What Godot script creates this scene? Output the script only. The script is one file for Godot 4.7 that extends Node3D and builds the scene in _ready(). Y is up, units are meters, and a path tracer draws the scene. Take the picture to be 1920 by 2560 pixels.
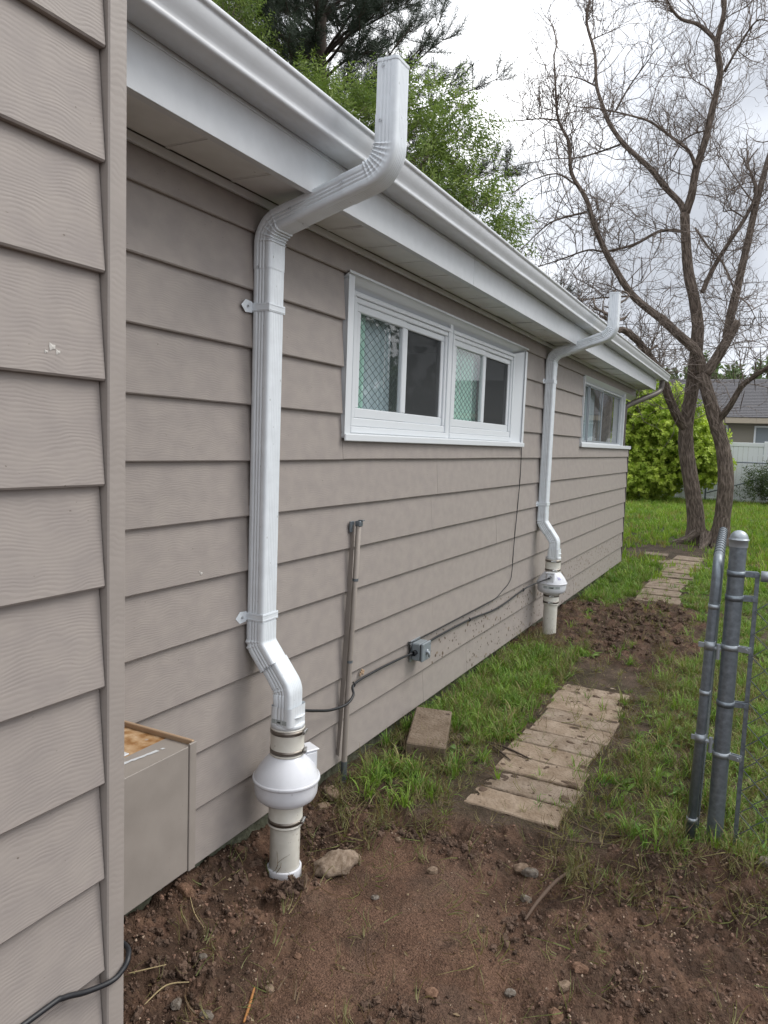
extends Node3D

var rng := RandomNumberGenerator.new()
var MT := {}
var taken := {}
var house: Node3D
var n_big := FastNoiseLite.new()
var n_mid := FastNoiseLite.new()
var n_fine := FastNoiseLite.new()
var n_cell := FastNoiseLite.new()
var n_patch := FastNoiseLite.new()

# ------------------------------------------------------------------ naming
func numbered(s: String) -> String:
	if not taken.has(s):
		taken[s] = 0
		return s
	taken[s] += 1
	return "%s_%03d" % [s, taken[s]]

func tag(o: Node, label: String, category: String, group := "") -> Node:
	o.set_meta("label", label)
	o.set_meta("category", category)
	if group != "":
		o.set_meta("group", group)
	return o

func thing(called: String, label: String, category: String, at := Vector3.ZERO, group := "") -> Node3D:
	var o := Node3D.new()
	o.name = numbered(called)
	add_child(o)
	o.position = at
	tag(o, label, category, group)
	return o

func piece(called: String, mesh: Mesh, mat: Material, parent: Node) -> MeshInstance3D:
	var o := MeshInstance3D.new()
	o.name = numbered(called) if parent == self else called
	o.mesh = mesh
	o.material_override = mat
	parent.add_child(o, true)
	return o

func part(called: String, st: SurfaceTool, mat: Material, parent: Node) -> MeshInstance3D:
	return piece(called, fin(st), mat, parent)

func group_part(called: String, parent: Node) -> Node3D:
	var o := Node3D.new()
	o.name = called
	parent.add_child(o, true)
	return o

# ------------------------------------------------------------------ mesh helpers
func sm(smooth := false) -> SurfaceTool:
	var st := SurfaceTool.new()
	st.begin(Mesh.PRIMITIVE_TRIANGLES)
	st.set_smooth_group(0 if smooth else -1)
	return st

func fin(st: SurfaceTool) -> ArrayMesh:
	st.generate_normals()
	return st.commit()

func tri(st: SurfaceTool, a: Vector3, b: Vector3, c: Vector3, hint: Vector3, ua := Vector2.ZERO, ub := Vector2.ZERO, uc := Vector2.ZERO) -> void:
	if (c - a).cross(b - a).dot(hint) < 0.0:
		var t := b
		b = c
		c = t
		var u := ub
		ub = uc
		uc = u
	st.set_uv(ua)
	st.add_vertex(a)
	st.set_uv(ub)
	st.add_vertex(b)
	st.set_uv(uc)
	st.add_vertex(c)

func quad(st: SurfaceTool, a: Vector3, b: Vector3, c: Vector3, d: Vector3, hint: Vector3, ua := Vector2.ZERO, ub := Vector2.ZERO, uc := Vector2.ZERO, ud := Vector2.ZERO) -> void:
	tri(st, a, b, c, hint, ua, ub, uc)
	tri(st, a, c, d, hint, ua, uc, ud)

# box with chamfered edges, lo..hi, in the frame tf
func cbox(st: SurfaceTool, lo: Vector3, hi: Vector3, bev := 0.002, tf := Transform3D()) -> void:
	var c := (lo + hi) * 0.5
	var h := (hi - lo).abs() * 0.5
	bev = minf(bev, minf(h.x, minf(h.y, h.z)) * 0.6)
	var P := {}
	for sx in [-1, 1]:
		for sy in [-1, 1]:
			for sz in [-1, 1]:
				var s := Vector3(sx, sy, sz)
				for ax in 3:
					var v := h - Vector3.ONE * bev
					v[ax] = h[ax]
					P[[sx, sy, sz, ax]] = tf * (c + v * s)
	for ax in 3:
		var u := (ax + 1) % 3
		var w := (ax + 2) % 3
		for s in [-1, 1]:
			var n := Vector3.ZERO
			n[ax] = s
			var q := []
			for k in [[-1, -1], [1, -1], [1, 1], [-1, 1]]:
				var key := [0, 0, 0, ax]
				key[ax] = s
				key[u] = k[0]
				key[w] = k[1]
				q.append(P[key])
			quad(st, q[0], q[1], q[2], q[3], tf.basis * n, _uvb(q[0], n), _uvb(q[1], n), _uvb(q[2], n), _uvb(q[3], n))
			for t in [-1, 1]:
				var k1 := [0, 0, 0, ax]
				var k2 := [0, 0, 0, u]
				var k3 := [0, 0, 0, u]
				var k4 := [0, 0, 0, ax]
				for kk in [k1, k2, k3, k4]:
					kk[ax] = s
					kk[u] = t
				k1[w] = -1
				k2[w] = -1
				k3[w] = 1
				k4[w] = 1
				var n2 := Vector3.ZERO
				n2[ax] = s
				n2[u] = t
				quad(st, P[k1], P[k2], P[k3], P[k4], tf.basis * n2, _uvb(P[k1], n), _uvb(P[k2], n), _uvb(P[k3], n), _uvb(P[k4], n))
	for sx in [-1, 1]:
		for sy in [-1, 1]:
			for sz in [-1, 1]:
				tri(st, P[[sx, sy, sz, 0]], P[[sx, sy, sz, 1]], P[[sx, sy, sz, 2]], tf.basis * Vector3(sx, sy, sz))

func _uvb(p: Vector3, n: Vector3) -> Vector2:
	if absf(n.x) > 0.5:
		return Vector2(p.z, -p.y)
	if absf(n.y) > 0.5:
		return Vector2(p.z, p.x)
	return Vector2(p.x, -p.y)

func bx(lo: Vector3, hi: Vector3, bev := 0.002) -> SurfaceTool:
	var st := sm()
	cbox(st, lo, hi, bev)
	return st

# tube along points; radii per point
func tube(st: SurfaceTool, pts: PackedVector3Array, rad: PackedFloat32Array, n := 8, cap := true) -> void:
	var m := pts.size()
	var rings := []
	var up := Vector3.UP
	var t0 := (pts[1] - pts[0]).normalized()
	if absf(t0.dot(up)) > 0.9:
		up = Vector3.RIGHT
	var nx := t0.cross(up).normalized()
	var ln := 0.0
	var lens := [0.0]
	for i in m:
		var t := (pts[mini(i + 1, m - 1)] - pts[maxi(i - 1, 0)]).normalized()
		nx = (nx - t * nx.dot(t)).normalized()
		var ny := t.cross(nx)
		var r := []
		for k in n:
			var a := TAU * k / n
			r.append(pts[i] + (nx * cos(a) + ny * sin(a)) * rad[i])
		rings.append(r)
		if i > 0:
			ln += pts[i].distance_to(pts[i - 1])
			lens.append(ln)
	for i in m - 1:
		var circ := TAU * rad[i]
		for k in n:
			var k2 := (k + 1) % n
			var hint: Vector3 = rings[i][k] + rings[i][k2] - pts[i] * 2.0
			quad(st, rings[i][k], rings[i][k2], rings[i + 1][k2], rings[i + 1][k], hint,
				Vector2(circ * k / n, lens[i]), Vector2(circ * (k + 1) / n, lens[i]), Vector2(circ * (k + 1) / n, lens[i + 1]), Vector2(circ * k / n, lens[i + 1]))
	if cap:
		for e in [0, m - 1]:
			var dirv := pts[0] - pts[1] if e == 0 else pts[m - 1] - pts[m - 2]
			for k in range(1, n - 1):
				tri(st, rings[e][0], rings[e][k], rings[e][k + 1], dirv)

func tube2(a: Vector3, b: Vector3, r: float, n := 12) -> SurfaceTool:
	var st := sm(true)
	tube(st, PackedVector3Array([a, b]), PackedFloat32Array([r, r]), n, false)
	st.set_smooth_group(-1)
	return st

func curve_pts(ctrl: Array, steps := 8) -> PackedVector3Array:
	var out := PackedVector3Array()
	var n := ctrl.size()
	for i in n - 1:
		var p0: Vector3 = ctrl[maxi(i - 1, 0)]
		var p1: Vector3 = ctrl[i]
		var p2: Vector3 = ctrl[i + 1]
		var p3: Vector3 = ctrl[mini(i + 2, n - 1)]
		for s in steps:
			out.append(p1.cubic_interpolate(p2, p0, p3, float(s) / steps))
	out.append(ctrl[n - 1])
	return out

func same(r: float, n: int) -> PackedFloat32Array:
	var a := PackedFloat32Array()
	a.resize(n)
	a.fill(r)
	return a

# lathe: prof = array of Vector2(radius, y); creases between segments steeper than the smooth angle are kept by doubling
func lathe(st: SurfaceTool, prof: Array, at: Vector3, n := 40) -> void:
	for i in prof.size() - 1:
		var a: Vector2 = prof[i]
		var b: Vector2 = prof[i + 1]
		var d := b - a
		var nn := Vector2(-d.y, d.x)
		if nn.x < 0 and absf(nn.x) > absf(nn.y) * 0.01:
			pass
		for k in n:
			var t0 := TAU * k / n
			var t1 := TAU * (k + 1) / n
			var e0 := Vector3(cos(t0), 0, sin(t0))
			var e1 := Vector3(cos(t1), 0, sin(t1))
			var em := (e0 + e1).normalized()
			var hint := em * d.y + Vector3.UP * -d.x
			quad(st, at + e0 * a.x + Vector3.UP * a.y, at + e1 * a.x + Vector3.UP * a.y, at + e1 * b.x + Vector3.UP * b.y, at + e0 * b.x + Vector3.UP * b.y, hint,
				Vector2(t0 * a.x, a.y), Vector2(t1 * a.x, a.y), Vector2(t1 * b.x, b.y), Vector2(t0 * b.x, b.y))

# lumpy stone from a subdivided octahedron
func lump(seed_: int, sub := 2, rough := 0.35, flat := Vector3.ONE) -> ArrayMesh:
	var nz := FastNoiseLite.new()
	nz.seed = seed_
	nz.frequency = 0.9
	nz.fractal_octaves = 3
	var st := sm(true)
	var f := [[Vector3.UP, Vector3.RIGHT, Vector3.BACK], [Vector3.UP, Vector3.BACK, Vector3.LEFT], [Vector3.UP, Vector3.LEFT, Vector3.FORWARD], [Vector3.UP, Vector3.FORWARD, Vector3.RIGHT],
		[Vector3.DOWN, Vector3.RIGHT, Vector3.BACK], [Vector3.DOWN, Vector3.BACK, Vector3.LEFT], [Vector3.DOWN, Vector3.LEFT, Vector3.FORWARD], [Vector3.DOWN, Vector3.FORWARD, Vector3.RIGHT]]
	for s in sub:
		var g := []
		for t in f:
			var ab: Vector3 = ((t[0] + t[1]) as Vector3).normalized()
			var bc: Vector3 = ((t[1] + t[2]) as Vector3).normalized()
			var ca: Vector3 = ((t[2] + t[0]) as Vector3).normalized()
			g.append_array([[t[0], ab, ca], [ab, t[1], bc], [ca, bc, t[2]], [ab, bc, ca]])
		f = g
	st.set_smooth_group(-1 if sub < 3 else 0)
	for t in f:
		var q := []
		for p: Vector3 in t:
			var w := 1.0 + rough * nz.get_noise_3dv(p * 1.3) * 1.6 + rough * 0.35 * nz.get_noise_3dv(p * 5.0)
			var v := p * w * flat
			# a few flat facets
			v.y = clampf(v.y, -0.7 * flat.y, 0.8 * flat.y)
			q.append(v)
		tri(st, q[0], q[1], q[2], q[0] + q[1] + q[2], Vector2(q[0].x, q[0].z), Vector2(q[1].x, q[1].z), Vector2(q[2].x, q[2].z))
	return fin(st)

func ssm(a: float, b: float, x: float) -> float:
	return smoothstep(a, b, x)

# ------------------------------------------------------------------ textures
func noise_img(w: int, h: int, seed_: int, freq: float, oct := 4, kind := FastNoiseLite.TYPE_SIMPLEX_SMOOTH) -> Image:
	var nz := FastNoiseLite.new()
	nz.seed = seed_
	nz.noise_type = kind
	nz.frequency = freq
	nz.fractal_octaves = oct
	return nz.get_seamless_image(w, h, false, false, 0.1, true)

func tex(im: Image) -> ImageTexture:
	return ImageTexture.create_from_image(im)

func ramp_img(src: Image, a: Color, b: Color, pw := 1.0) -> Image:
	var lut := PackedByteArray()
	lut.resize(768)
	for i in 256:
		var t := pow(i / 255.0, pw)
		var c := a.lerp(b, t)
		lut[i * 3] = int(clampf(c.r, 0, 1) * 255)
		lut[i * 3 + 1] = int(clampf(c.g, 0, 1) * 255)
		lut[i * 3 + 2] = int(clampf(c.b, 0, 1) * 255)
	src.convert(Image.FORMAT_L8)
	var d := src.get_data()
	var o := PackedByteArray()
	o.resize(d.size() * 3)
	for i in d.size():
		var v := d[i] * 3
		o[i * 3] = lut[v]
		o[i * 3 + 1] = lut[v + 1]
		o[i * 3 + 2] = lut[v + 2]
	return Image.create_from_data(src.get_width(), src.get_height(), false, Image.FORMAT_RGB8, o)

# embossed wood grain of pressed siding: wavering ridges along u
func grain_img(w: int, h: int, lines: float, seed_: int) -> Image:
	var a := noise_img(w, h, seed_, 0.006, 2)
	var b := noise_img(w, h, seed_ + 1, 0.012, 3)
	var c := noise_img(w, h, seed_ + 2, 0.05, 2)
	a.convert(Image.FORMAT_L8)
	b.convert(Image.FORMAT_L8)
	c.convert(Image.FORMAT_L8)
	a.resize(w, h)
	# stretch along u by squeezing rows
	var da := a.get_data()
	var db := b.get_data()
	var dc := c.get_data()
	var o := PackedByteArray()
	o.resize(w * h)
	for y in h:
		for x in w:
			var xs := int(x / 3.0) * 1
			var va := da[y * w + xs * 3 % w] / 255.0
			var vb := db[y * w + x] / 255.0
			var ph := float(y) / h * lines + va * 2.2 + vb * 0.9
			var r := absf(fposmod(ph, 1.0) * 2.0 - 1.0)
			r = pow(r, 0.7)
			var amp := clampf((dc[(y * w + x)] / 255.0) * 0.5 + vb * 0.9 - 0.1, 0.1, 1.0)
			o[y * w + x] = int(clampf(0.5 + (r - 0.5) * amp, 0.0, 1.0) * 255)
	return Image.create_from_data(w, h, false, Image.FORMAT_L8, o)

func spots(im: Image, n: int, col: Color, rmin: float, rmax: float, seed_: int, stretch := 1.0) -> void:
	var r := RandomNumberGenerator.new()
	r.seed = seed_
	var w := im.get_width()
	var h := im.get_height()
	for i in n:
		var cx := r.randi() % w
		var cy := r.randi() % h
		var rad := rmin + (rmax - rmin) * pow(r.randf(), 3.0)
		var ry := rad * stretch * r.randf_range(0.7, 1.5)
		var cc := col.lerp(col.lightened(0.3), r.randf())
		for yy in range(-int(ry) - 1, int(ry) + 2):
			for xx in range(-int(rad) - 1, int(rad) + 2):
				var e := Vector2(xx / maxf(rad, 0.6), yy / maxf(ry, 0.6)).length() + r.randf_range(-0.25, 0.25)
				if e < 1.0:
					var px := posmod(cx + xx, w)
					var py := posmod(cy + yy, h)
					im.set_pixel(px, py, im.get_pixel(px, py).lerp(cc, 0.8))

func lin(r: float, g: float, b: float, a := 1.0) -> Color:
	return Color(r, g, b, a).linear_to_srgb()

func mat(c: Color, rough := 0.7, metal := 0.0) -> StandardMaterial3D:
	var m := StandardMaterial3D.new()
	m.albedo_color = c
	m.roughness = rough
	m.metallic = metal
	return m

func bump(m: StandardMaterial3D, im: Texture2D, cm: float) -> void:
	m.heightmap_enabled = true
	m.heightmap_texture = im
	m.heightmap_scale = cm

func tripl(m: StandardMaterial3D, s: float) -> void:
	m.uv1_triplanar = true
	m.uv1_world_triplanar = true
	m.uv1_scale = Vector3.ONE * s

func make_materials() -> void:
	var g1 := grain_img(1024, 512, 52.0, 5)
	var tg := tex(g1)
	var mottle := tex(ramp_img(noise_img(512, 512, 31, 0.012, 5), Color(0.955, 0.955, 0.955), Color(1, 1, 1)))
	var fine := tex(noise_img(512, 512, 41, 0.08, 4))
	# siding
	var base := lin(0.328, 0.292, 0.266)
	var al := ramp_img(noise_img(1024, 512, 61, 0.01, 5), Color(0.93, 0.93, 0.94), Color(1, 1, 1))
	spots(al, 60, Color(0.62, 0.58, 0.55), 0.6, 2.2, 9, 0.6)
	spots(al, 10, Color(1.0, 0.98, 0.95), 0.8, 3.0, 12, 0.5)
	var m := mat(base, 0.55)
	m.albedo_texture = tex(al)
	m.metallic_specular = 0.4
	m.uv1_scale = Vector3(1 / 1.1, 1 / 0.42, 1)
	bump(m, tg, 0.042)
	MT.siding = m
	var al2: Image = ramp_img(noise_img(1024, 512, 66, 0.01, 5), Color(0.93, 0.93, 0.94), Color(1, 1, 1))
	spots(al2, 300, Color(0.42, 0.33, 0.26), 1.5, 11.0, 19, 0.9)
	spots(al2, 34, Color(0.78, 0.71, 0.62), 5.0, 22.0, 20, 0.6)
	var m2: StandardMaterial3D = m.duplicate()
	m2.albedo_texture = tex(al2)
	MT.siding_mud = m2
	var cb := mat(base, 0.5)
	cb.albedo_texture = mottle
	bump(cb, tg, 0.03)
	cb.uv1_scale = Vector3(1.2, 0.5, 1)
	tripl(cb, 1.4)
	MT.corner = cb
	# white aluminium
	var w := mat(lin(0.64, 0.665, 0.69), 0.35)
	w.albedo_texture = mottle
	tripl(w, 1.7)
	MT.white = w
	var gut := ramp_img(noise_img(512, 512, 81, 0.02, 5), Color(0.93, 0.93, 0.925), Color(1, 1, 1), 0.6)
	spots(gut, 26, Color(0.45, 0.42, 0.38), 0.6, 1.8, 23, 2.0)
	var w2 := mat(lin(0.64, 0.66, 0.69), 0.38)
	w2.albedo_texture = tex(gut)
	tripl(w2, 0.9)
	MT.gutter = w2
	MT.downspout = mat(lin(0.735, 0.78, 0.82), 0.28)
	MT.vinyl = mat(lin(0.67, 0.70, 0.725), 0.3)
	var sf := mat(lin(0.74, 0.75, 0.75), 0.5)
	sf.albedo_texture = tex(gut)
	tripl(sf, 0.7)
	MT.soffit = sf
	var pvi := ramp_img(noise_img(512, 512, 83, 0.015, 5), Color(0.93, 0.925, 0.91), Color(1, 1, 1))
	spots(pvi, 60, Color(0.62, 0.58, 0.52), 0.8, 5.0, 29, 1.6)
	var pvc := mat(lin(0.68, 0.66, 0.60), 0.32)
	pvc.albedo_texture = tex(pvi)
	tripl(pvc, 2.5)
	MT.pvc = pvc
	MT.fan = mat(lin(0.72, 0.735, 0.775), 0.22)
	MT.rubber = mat(lin(0.69, 0.67, 0.61), 0.4)
	MT.rubber.albedo_texture = tex(pvi)
	tripl(MT.rubber, 3.1)
	var dsi := ramp_img(noise_img(512, 512, 84, 0.012, 5), Color(0.94, 0.94, 0.94), Color(1, 1, 1))
	spots(dsi, 40, Color(0.66, 0.65, 0.63), 0.6, 2.5, 30, 2.0)
	for mm in [MT.downspout, MT.fan]:
		mm.albedo_texture = tex(dsi)
		tripl(mm, 2.0)
	MT.steel = mat(lin(0.22, 0.195, 0.17), 0.38, 0.9)
	MT.screw = mat(lin(0.5, 0.5, 0.5), 0.35, 0.9)
	MT.black = mat(lin(0.012, 0.013, 0.016), 0.45)
	# galvanised steel
	var gv := mat(lin(0.27, 0.305, 0.335), 0.45, 0.7)
	gv.albedo_texture = tex(ramp_img(noise_img(512, 512, 91, 0.03, 4, FastNoiseLite.TYPE_CELLULAR), Color(0.72, 0.73, 0.74), Color(1, 1, 1)))
	tripl(gv, 3.0)
	MT.galv = gv
	MT.galv_bright = mat(lin(0.33, 0.36, 0.385), 0.48, 0.7)
	MT.wire = mat(lin(0.11, 0.125, 0.135), 0.5, 0.1)
	MT.boxgrey = mat(lin(0.20, 0.23, 0.25), 0.45)
	# concrete
	var ci := ramp_img(noise_img(512, 512, 101, 0.02, 6), Color(0.62, 0.6, 0.56), Color(1, 1, 1))
	spots(ci, 500, Color(0.5, 0.45, 0.4), 0.6, 2.0, 33)
	var con := mat(lin(0.27, 0.25, 0.22), 0.9)
	con.albedo_texture = tex(ci)
	tripl(con, 1.2)
	bump(con, fine, 0.35)
	MT.concrete = con
	var moss := con.duplicate() as StandardMaterial3D
	moss.albedo_color = lin(0.16, 0.17, 0.12)
	MT.foundation = moss
	MT.slab = []
	for t in [[0.32, 0.255, 0.195], [0.30, 0.243, 0.19], [0.335, 0.265, 0.20], [0.28, 0.225, 0.175]]:
		var s := mat(lin(t[0], t[1], t[2]), 0.92)
		var si := ramp_img(noise_img(512, 512, 111 + MT.slab.size(), 0.014, 6), Color(0.74, 0.70, 0.65), Color(1, 1, 1), 0.8)
		spots(si, 260, Color(0.34, 0.26, 0.2), 0.8, 3.5, 36 + MT.slab.size())
		spots(si, 14, Color(0.3, 0.22, 0.17), 6.0, 22.0, 46 + MT.slab.size(), 0.7)
		s.albedo_texture = tex(si)
		tripl(s, 1.1)
		bump(s, fine, 0.5)
		MT.slab.append(s)
	# soil: tint comes per vertex, grain from the texture
	var so := ramp_img(noise_img(1024, 1024, 121, 0.06, 6), Color(0.55, 0.53, 0.51), Color(0.98, 0.96, 0.94), 0.9)
	spots(so, 2600, Color(0.42, 0.39, 0.37), 0.8, 5.0, 51)
	spots(so, 1600, Color(1.0, 0.97, 0.92), 0.6, 3.4, 52)
	var soil := mat(Color.WHITE, 0.92)
	soil.vertex_color_use_as_albedo = true
	soil.albedo_texture = tex(so)
	soil.metallic_specular = 0.35
	tripl(soil, 1.25)
	bump(soil, tex(noise_img(1024, 1024, 131, 0.09, 6)), 0.7)
	MT.soil = soil
	MT.clod = mat(lin(0.062, 0.04, 0.028), 0.95)
	MT.clod.vertex_color_use_as_albedo = true
	MT.clod.albedo_color = Color.WHITE
	bump(MT.clod, fine, 0.3)
	tripl(MT.clod, 5.0)
	MT.rock = []
	for t in [[0.36, 0.27, 0.20], [0.28, 0.25, 0.22], [0.30, 0.18, 0.12]]:
		var rk := mat(lin(t[0], t[1], t[2]), 0.9)
		var ri := ramp_img(noise_img(256, 256, 141 + MT.rock.size(), 0.03, 5), Color(0.55, 0.5, 0.45), Color(1, 1, 1))
		spots(ri, 60, Color(0.35, 0.28, 0.22), 1.0, 5.0, 61 + MT.rock.size())
		rk.albedo_texture = tex(ri)
		tripl(rk, 6.0)
		bump(rk, fine, 0.3)
		MT.rock.append(rk)
	MT.rock_pale = MT.rock[0].duplicate()
	MT.rock_pale.albedo_color = lin(0.46, 0.37, 0.29)
	# vegetation
	MT.grass = mat(Color.WHITE, 0.6)
	MT.grass.vertex_color_use_as_albedo = true
	MT.grass.backlight_enabled = true
	MT.grass.backlight = lin(0.5, 0.6, 0.25)
	MT.leaf = MT.grass.duplicate()
	MT.needle = mat(Color.WHITE, 0.6)
	MT.needle.vertex_color_use_as_albedo = true
	MT.straw = mat(lin(0.36, 0.28, 0.15), 0.8)
	MT.orange = mat(lin(0.36, 0.16, 0.05), 0.8)
	var bi := ramp_img(noise_img(512, 512, 151, 0.03, 5, FastNoiseLite.TYPE_CELLULAR), Color(0.4, 0.38, 0.36), Color(1, 1, 1))
	var bark := mat(lin(0.36, 0.29, 0.24), 0.95)
	bark.albedo_texture = tex(bi)
	bark.uv1_scale = Vector3(2.0, 0.42, 1)
	bump(bark, tex(noise_img(512, 512, 151, 0.03, 5, FastNoiseLite.TYPE_CELLULAR)), 3.5)
	MT.bark = bark
	MT.twig = mat(lin(0.21, 0.17, 0.145), 0.9)
	MT.pinebark = mat(lin(0.06, 0.045, 0.035), 0.95)
	MT.wood = mat(lin(0.10, 0.065, 0.045), 0.85)
	MT.pod = mat(lin(0.06, 0.042, 0.032), 0.8)
	# taupe sheet metal
	var bm := mat(lin(0.30, 0.268, 0.24), 0.42)
	var bmi := ramp_img(noise_img(512, 512, 161, 0.01, 5), Color(0.92, 0.92, 0.92), Color(1, 1, 1))
	spots(bmi, 40, Color(0.5, 0.45, 0.42), 0.6, 1.8, 71)
	bm.albedo_texture = tex(bmi)
	tripl(bm, 1.3)
	MT.boxmetal = bm
	var ru := mat(Color.WHITE, 0.85)
	var r1 := noise_img(512, 512, 171, 0.012, 6)
	var rim := ramp_img(r1, Color(0.46, 0.29, 0.11), Color(0.76, 0.66, 0.54), 0.8)
	spots(rim, 90, Color(0.62, 0.58, 0.55), 2.0, 10.0, 73)
	ru.albedo_texture = tex(rim)
	tripl(ru, 3.0)
	MT.rust = ru
	MT.rustlip = mat(lin(0.36, 0.25, 0.16), 0.7)
	MT.brownmetal = mat(lin(0.10, 0.085, 0.075), 0.5)
	MT.conduit = mat(lin(0.28, 0.245, 0.215), 0.6)
	# glass and what is behind it
	var gl := mat(Color(0.85, 0.92, 0.92, 0.06), 0.02)
	gl.transparency = BaseMaterial3D.TRANSPARENCY_ALPHA
	gl.metallic_specular = 0.5
	MT.glass = gl
	var scr := mat(lin(0.03, 0.033, 0.036, 0.70), 0.8)
	scr.transparency = BaseMaterial3D.TRANSPARENCY_ALPHA
	MT.screen = scr
	MT.curtain_green = mat(lin(0.40, 0.66, 0.56), 0.9)
	MT.curtain_grey = mat(lin(0.40, 0.50, 0.53), 0.9)
	MT.plaster = mat(lin(0.5, 0.48, 0.45), 0.9)
	MT.lattice = mat(lin(0.04, 0.05, 0.055), 0.5, 0.3)
	# roofs and neighbour
	var shi := ramp_img(noise_img(512, 512, 181, 0.05, 4, FastNoiseLite.TYPE_CELLULAR), Color(0.6, 0.6, 0.62), Color(1, 1, 1))
	var sh := mat(lin(0.17, 0.165, 0.17), 0.95)
	sh.albedo_texture = tex(shi)
	tripl(sh, 0.8)
	MT.shingle = sh
	MT.nwall = mat(lin(0.24, 0.22, 0.18), 0.8)
	MT.tanpaint = mat(lin(0.42, 0.36, 0.28), 0.6)
	MT.pvcfence = mat(lin(0.80, 0.82, 0.85), 0.35)
	MT.label = label_mat()

func label_mat() -> StandardMaterial3D:
	var im := Image.create(256, 48, false, Image.FORMAT_RGB8)
	im.fill(Color(0.72, 0.74, 0.74))
	var r := RandomNumberGenerator.new()
	r.seed = 4
	for blk in [[6, 60], [84, 160], [184, 250]]:
		for row in 4:
			var x: int = blk[0]
			while x < blk[1]:
				var w := r.randi_range(2, 8)
				im.fill_rect(Rect2i(x, 6 + row * 10, mini(w, blk[1] - x), 5), Color(0.25, 0.3, 0.3))
				x += w + 3
	im.fill_rect(Rect2i(96, 20, 56, 14), Color(0.12, 0.16, 0.16))
	var m := mat(Color.WHITE, 0.4)
	m.albedo_texture = tex(im)
	return m

# ------------------------------------------------------------------ start
func _ready() -> void:
	rng.seed = 20240
	var cam := Camera3D.new()
	cam.name = "camera"
	add_child(cam)
	cam.position = Vector3(1.7, 1.59, 0.0)
	cam.rotation_degrees = Vector3(-5.439, 27.247, 2.1106)
	cam.fov = 69.36
	cam.near = 0.05
	cam.far = 400.0
	cam.current = true
	var we := WorldEnvironment.new()
	we.name = "environment"
	var env := Environment.new()
	env.background_mode = Environment.BG_SKY
	var sky := Sky.new()
	sky.sky_material = cloudy_sky()
	env.sky = sky
	env.background_energy_multiplier = 1.0
	env.tonemap_mode = Environment.TONE_MAPPER_LINEAR
	env.tonemap_exposure = 1.85
	env.sdfgi_enabled = true
	env.ssao_enabled = true
	env.ssil_enabled = true
	we.environment = env
	add_child(we)
	var sun := DirectionalLight3D.new()
	sun.name = "sun"
	add_child(sun)
	sun.look_at_from_position(Vector3(6, 9, -5), Vector3.ZERO)
	sun.light_energy = 0.4
	sun.light_angular_distance = 30.0
	sun.light_color = Color(1.0, 0.98, 0.95)
	sun.shadow_enabled = true

	n_big.seed = 1
	n_big.frequency = 0.9
	n_mid.seed = 2
	n_mid.frequency = 5.0
	n_mid.fractal_octaves = 4
	n_fine.seed = 3
	n_fine.frequency = 22.0
	n_fine.fractal_octaves = 3
	n_cell.seed = 4
	n_cell.noise_type = FastNoiseLite.TYPE_CELLULAR
	n_cell.frequency = 14.0
	n_cell.fractal_type = FastNoiseLite.FRACTAL_NONE
	n_patch.seed = 7
	n_patch.frequency = 1.8
	n_patch.fractal_octaves = 4

	make_materials()
	make_ground()
	make_house()
	make_far_buildings()
	make_path()
	make_trees()
	make_gate_and_fence()
	make_wall_things()
	make_vents()
	make_litter()
	make_grass()

func cloudy_sky() -> PanoramaSkyMaterial:
	# an even overcast with soft thinner and thicker places all round
	var w := 512
	var h := 256
	var nz := FastNoiseLite.new()
	nz.seed = 112
	nz.frequency = 1.1
	nz.fractal_octaves = 4
	var im := Image.create(w, h, false, Image.FORMAT_RGBF)
	for y in h:
		var el := (0.5 - (y + 0.5) / h) * PI
		for x in w:
			var az := (x + 0.5) / w * TAU - PI / 2.0
			var d := Vector3(cos(el) * cos(az), sin(el), cos(el) * sin(az))
			var c := nz.get_noise_3d(d.x * 1.5, d.y * 2.6, d.z * 1.5)
			var t := clampf(0.5 + c * 1.2, 0.0, 1.0)
			var lum := lerpf(0.37, 0.98, t) * lerpf(0.95, 1.3, maxf(d.y, 0.0))
			var col := Color(0.90, 0.955, 1.06).lerp(Color(0.985, 1.0, 1.02), t)
			im.set_pixel(x, y, Color(col.r * lum, col.g * lum, col.b * lum))
	var m := PanoramaSkyMaterial.new()
	m.panorama = tex(im)
	return m

# ------------------------------------------------------------------ ground
func loose(x: float, z: float) -> float:
	# freshly dug soil; the rest is trodden
	var p := n_patch.get_noise_2d(x, z)
	var v := 0.0
	if z > -3.3:
		var core := 1.0 - ssm(0.5, 1.15, Vector2((x - 0.78) / 0.52, (z + 2.08) / 0.62).length() + p * 0.5)
		v = 1.0 - core * 0.92
		v *= 1.0 - ssm(-2.75, -2.98, z + p * 0.25) if x < 1.25 else 1.0 - ssm(-3.0, -3.3, z + p * 0.25)
	v = maxf(v, mud2(x, z))
	return clampf(v, 0.0, 1.0)

func mud2(x: float, z: float) -> float:
	var p := n_patch.get_noise_2d(x * 1.3 + 9.0, z)
	return ssm(-5.35, -5.8, z + p * 0.5 - maxf(0.0, 0.5 - x) * 0.4) * (1.0 - ssm(-7.9, -8.5, z + p * 0.6 - (0.5 if x < 0.5 else 0.0))) * (1.0 - ssm(1.25, 1.5, x + p * 0.3))

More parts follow.
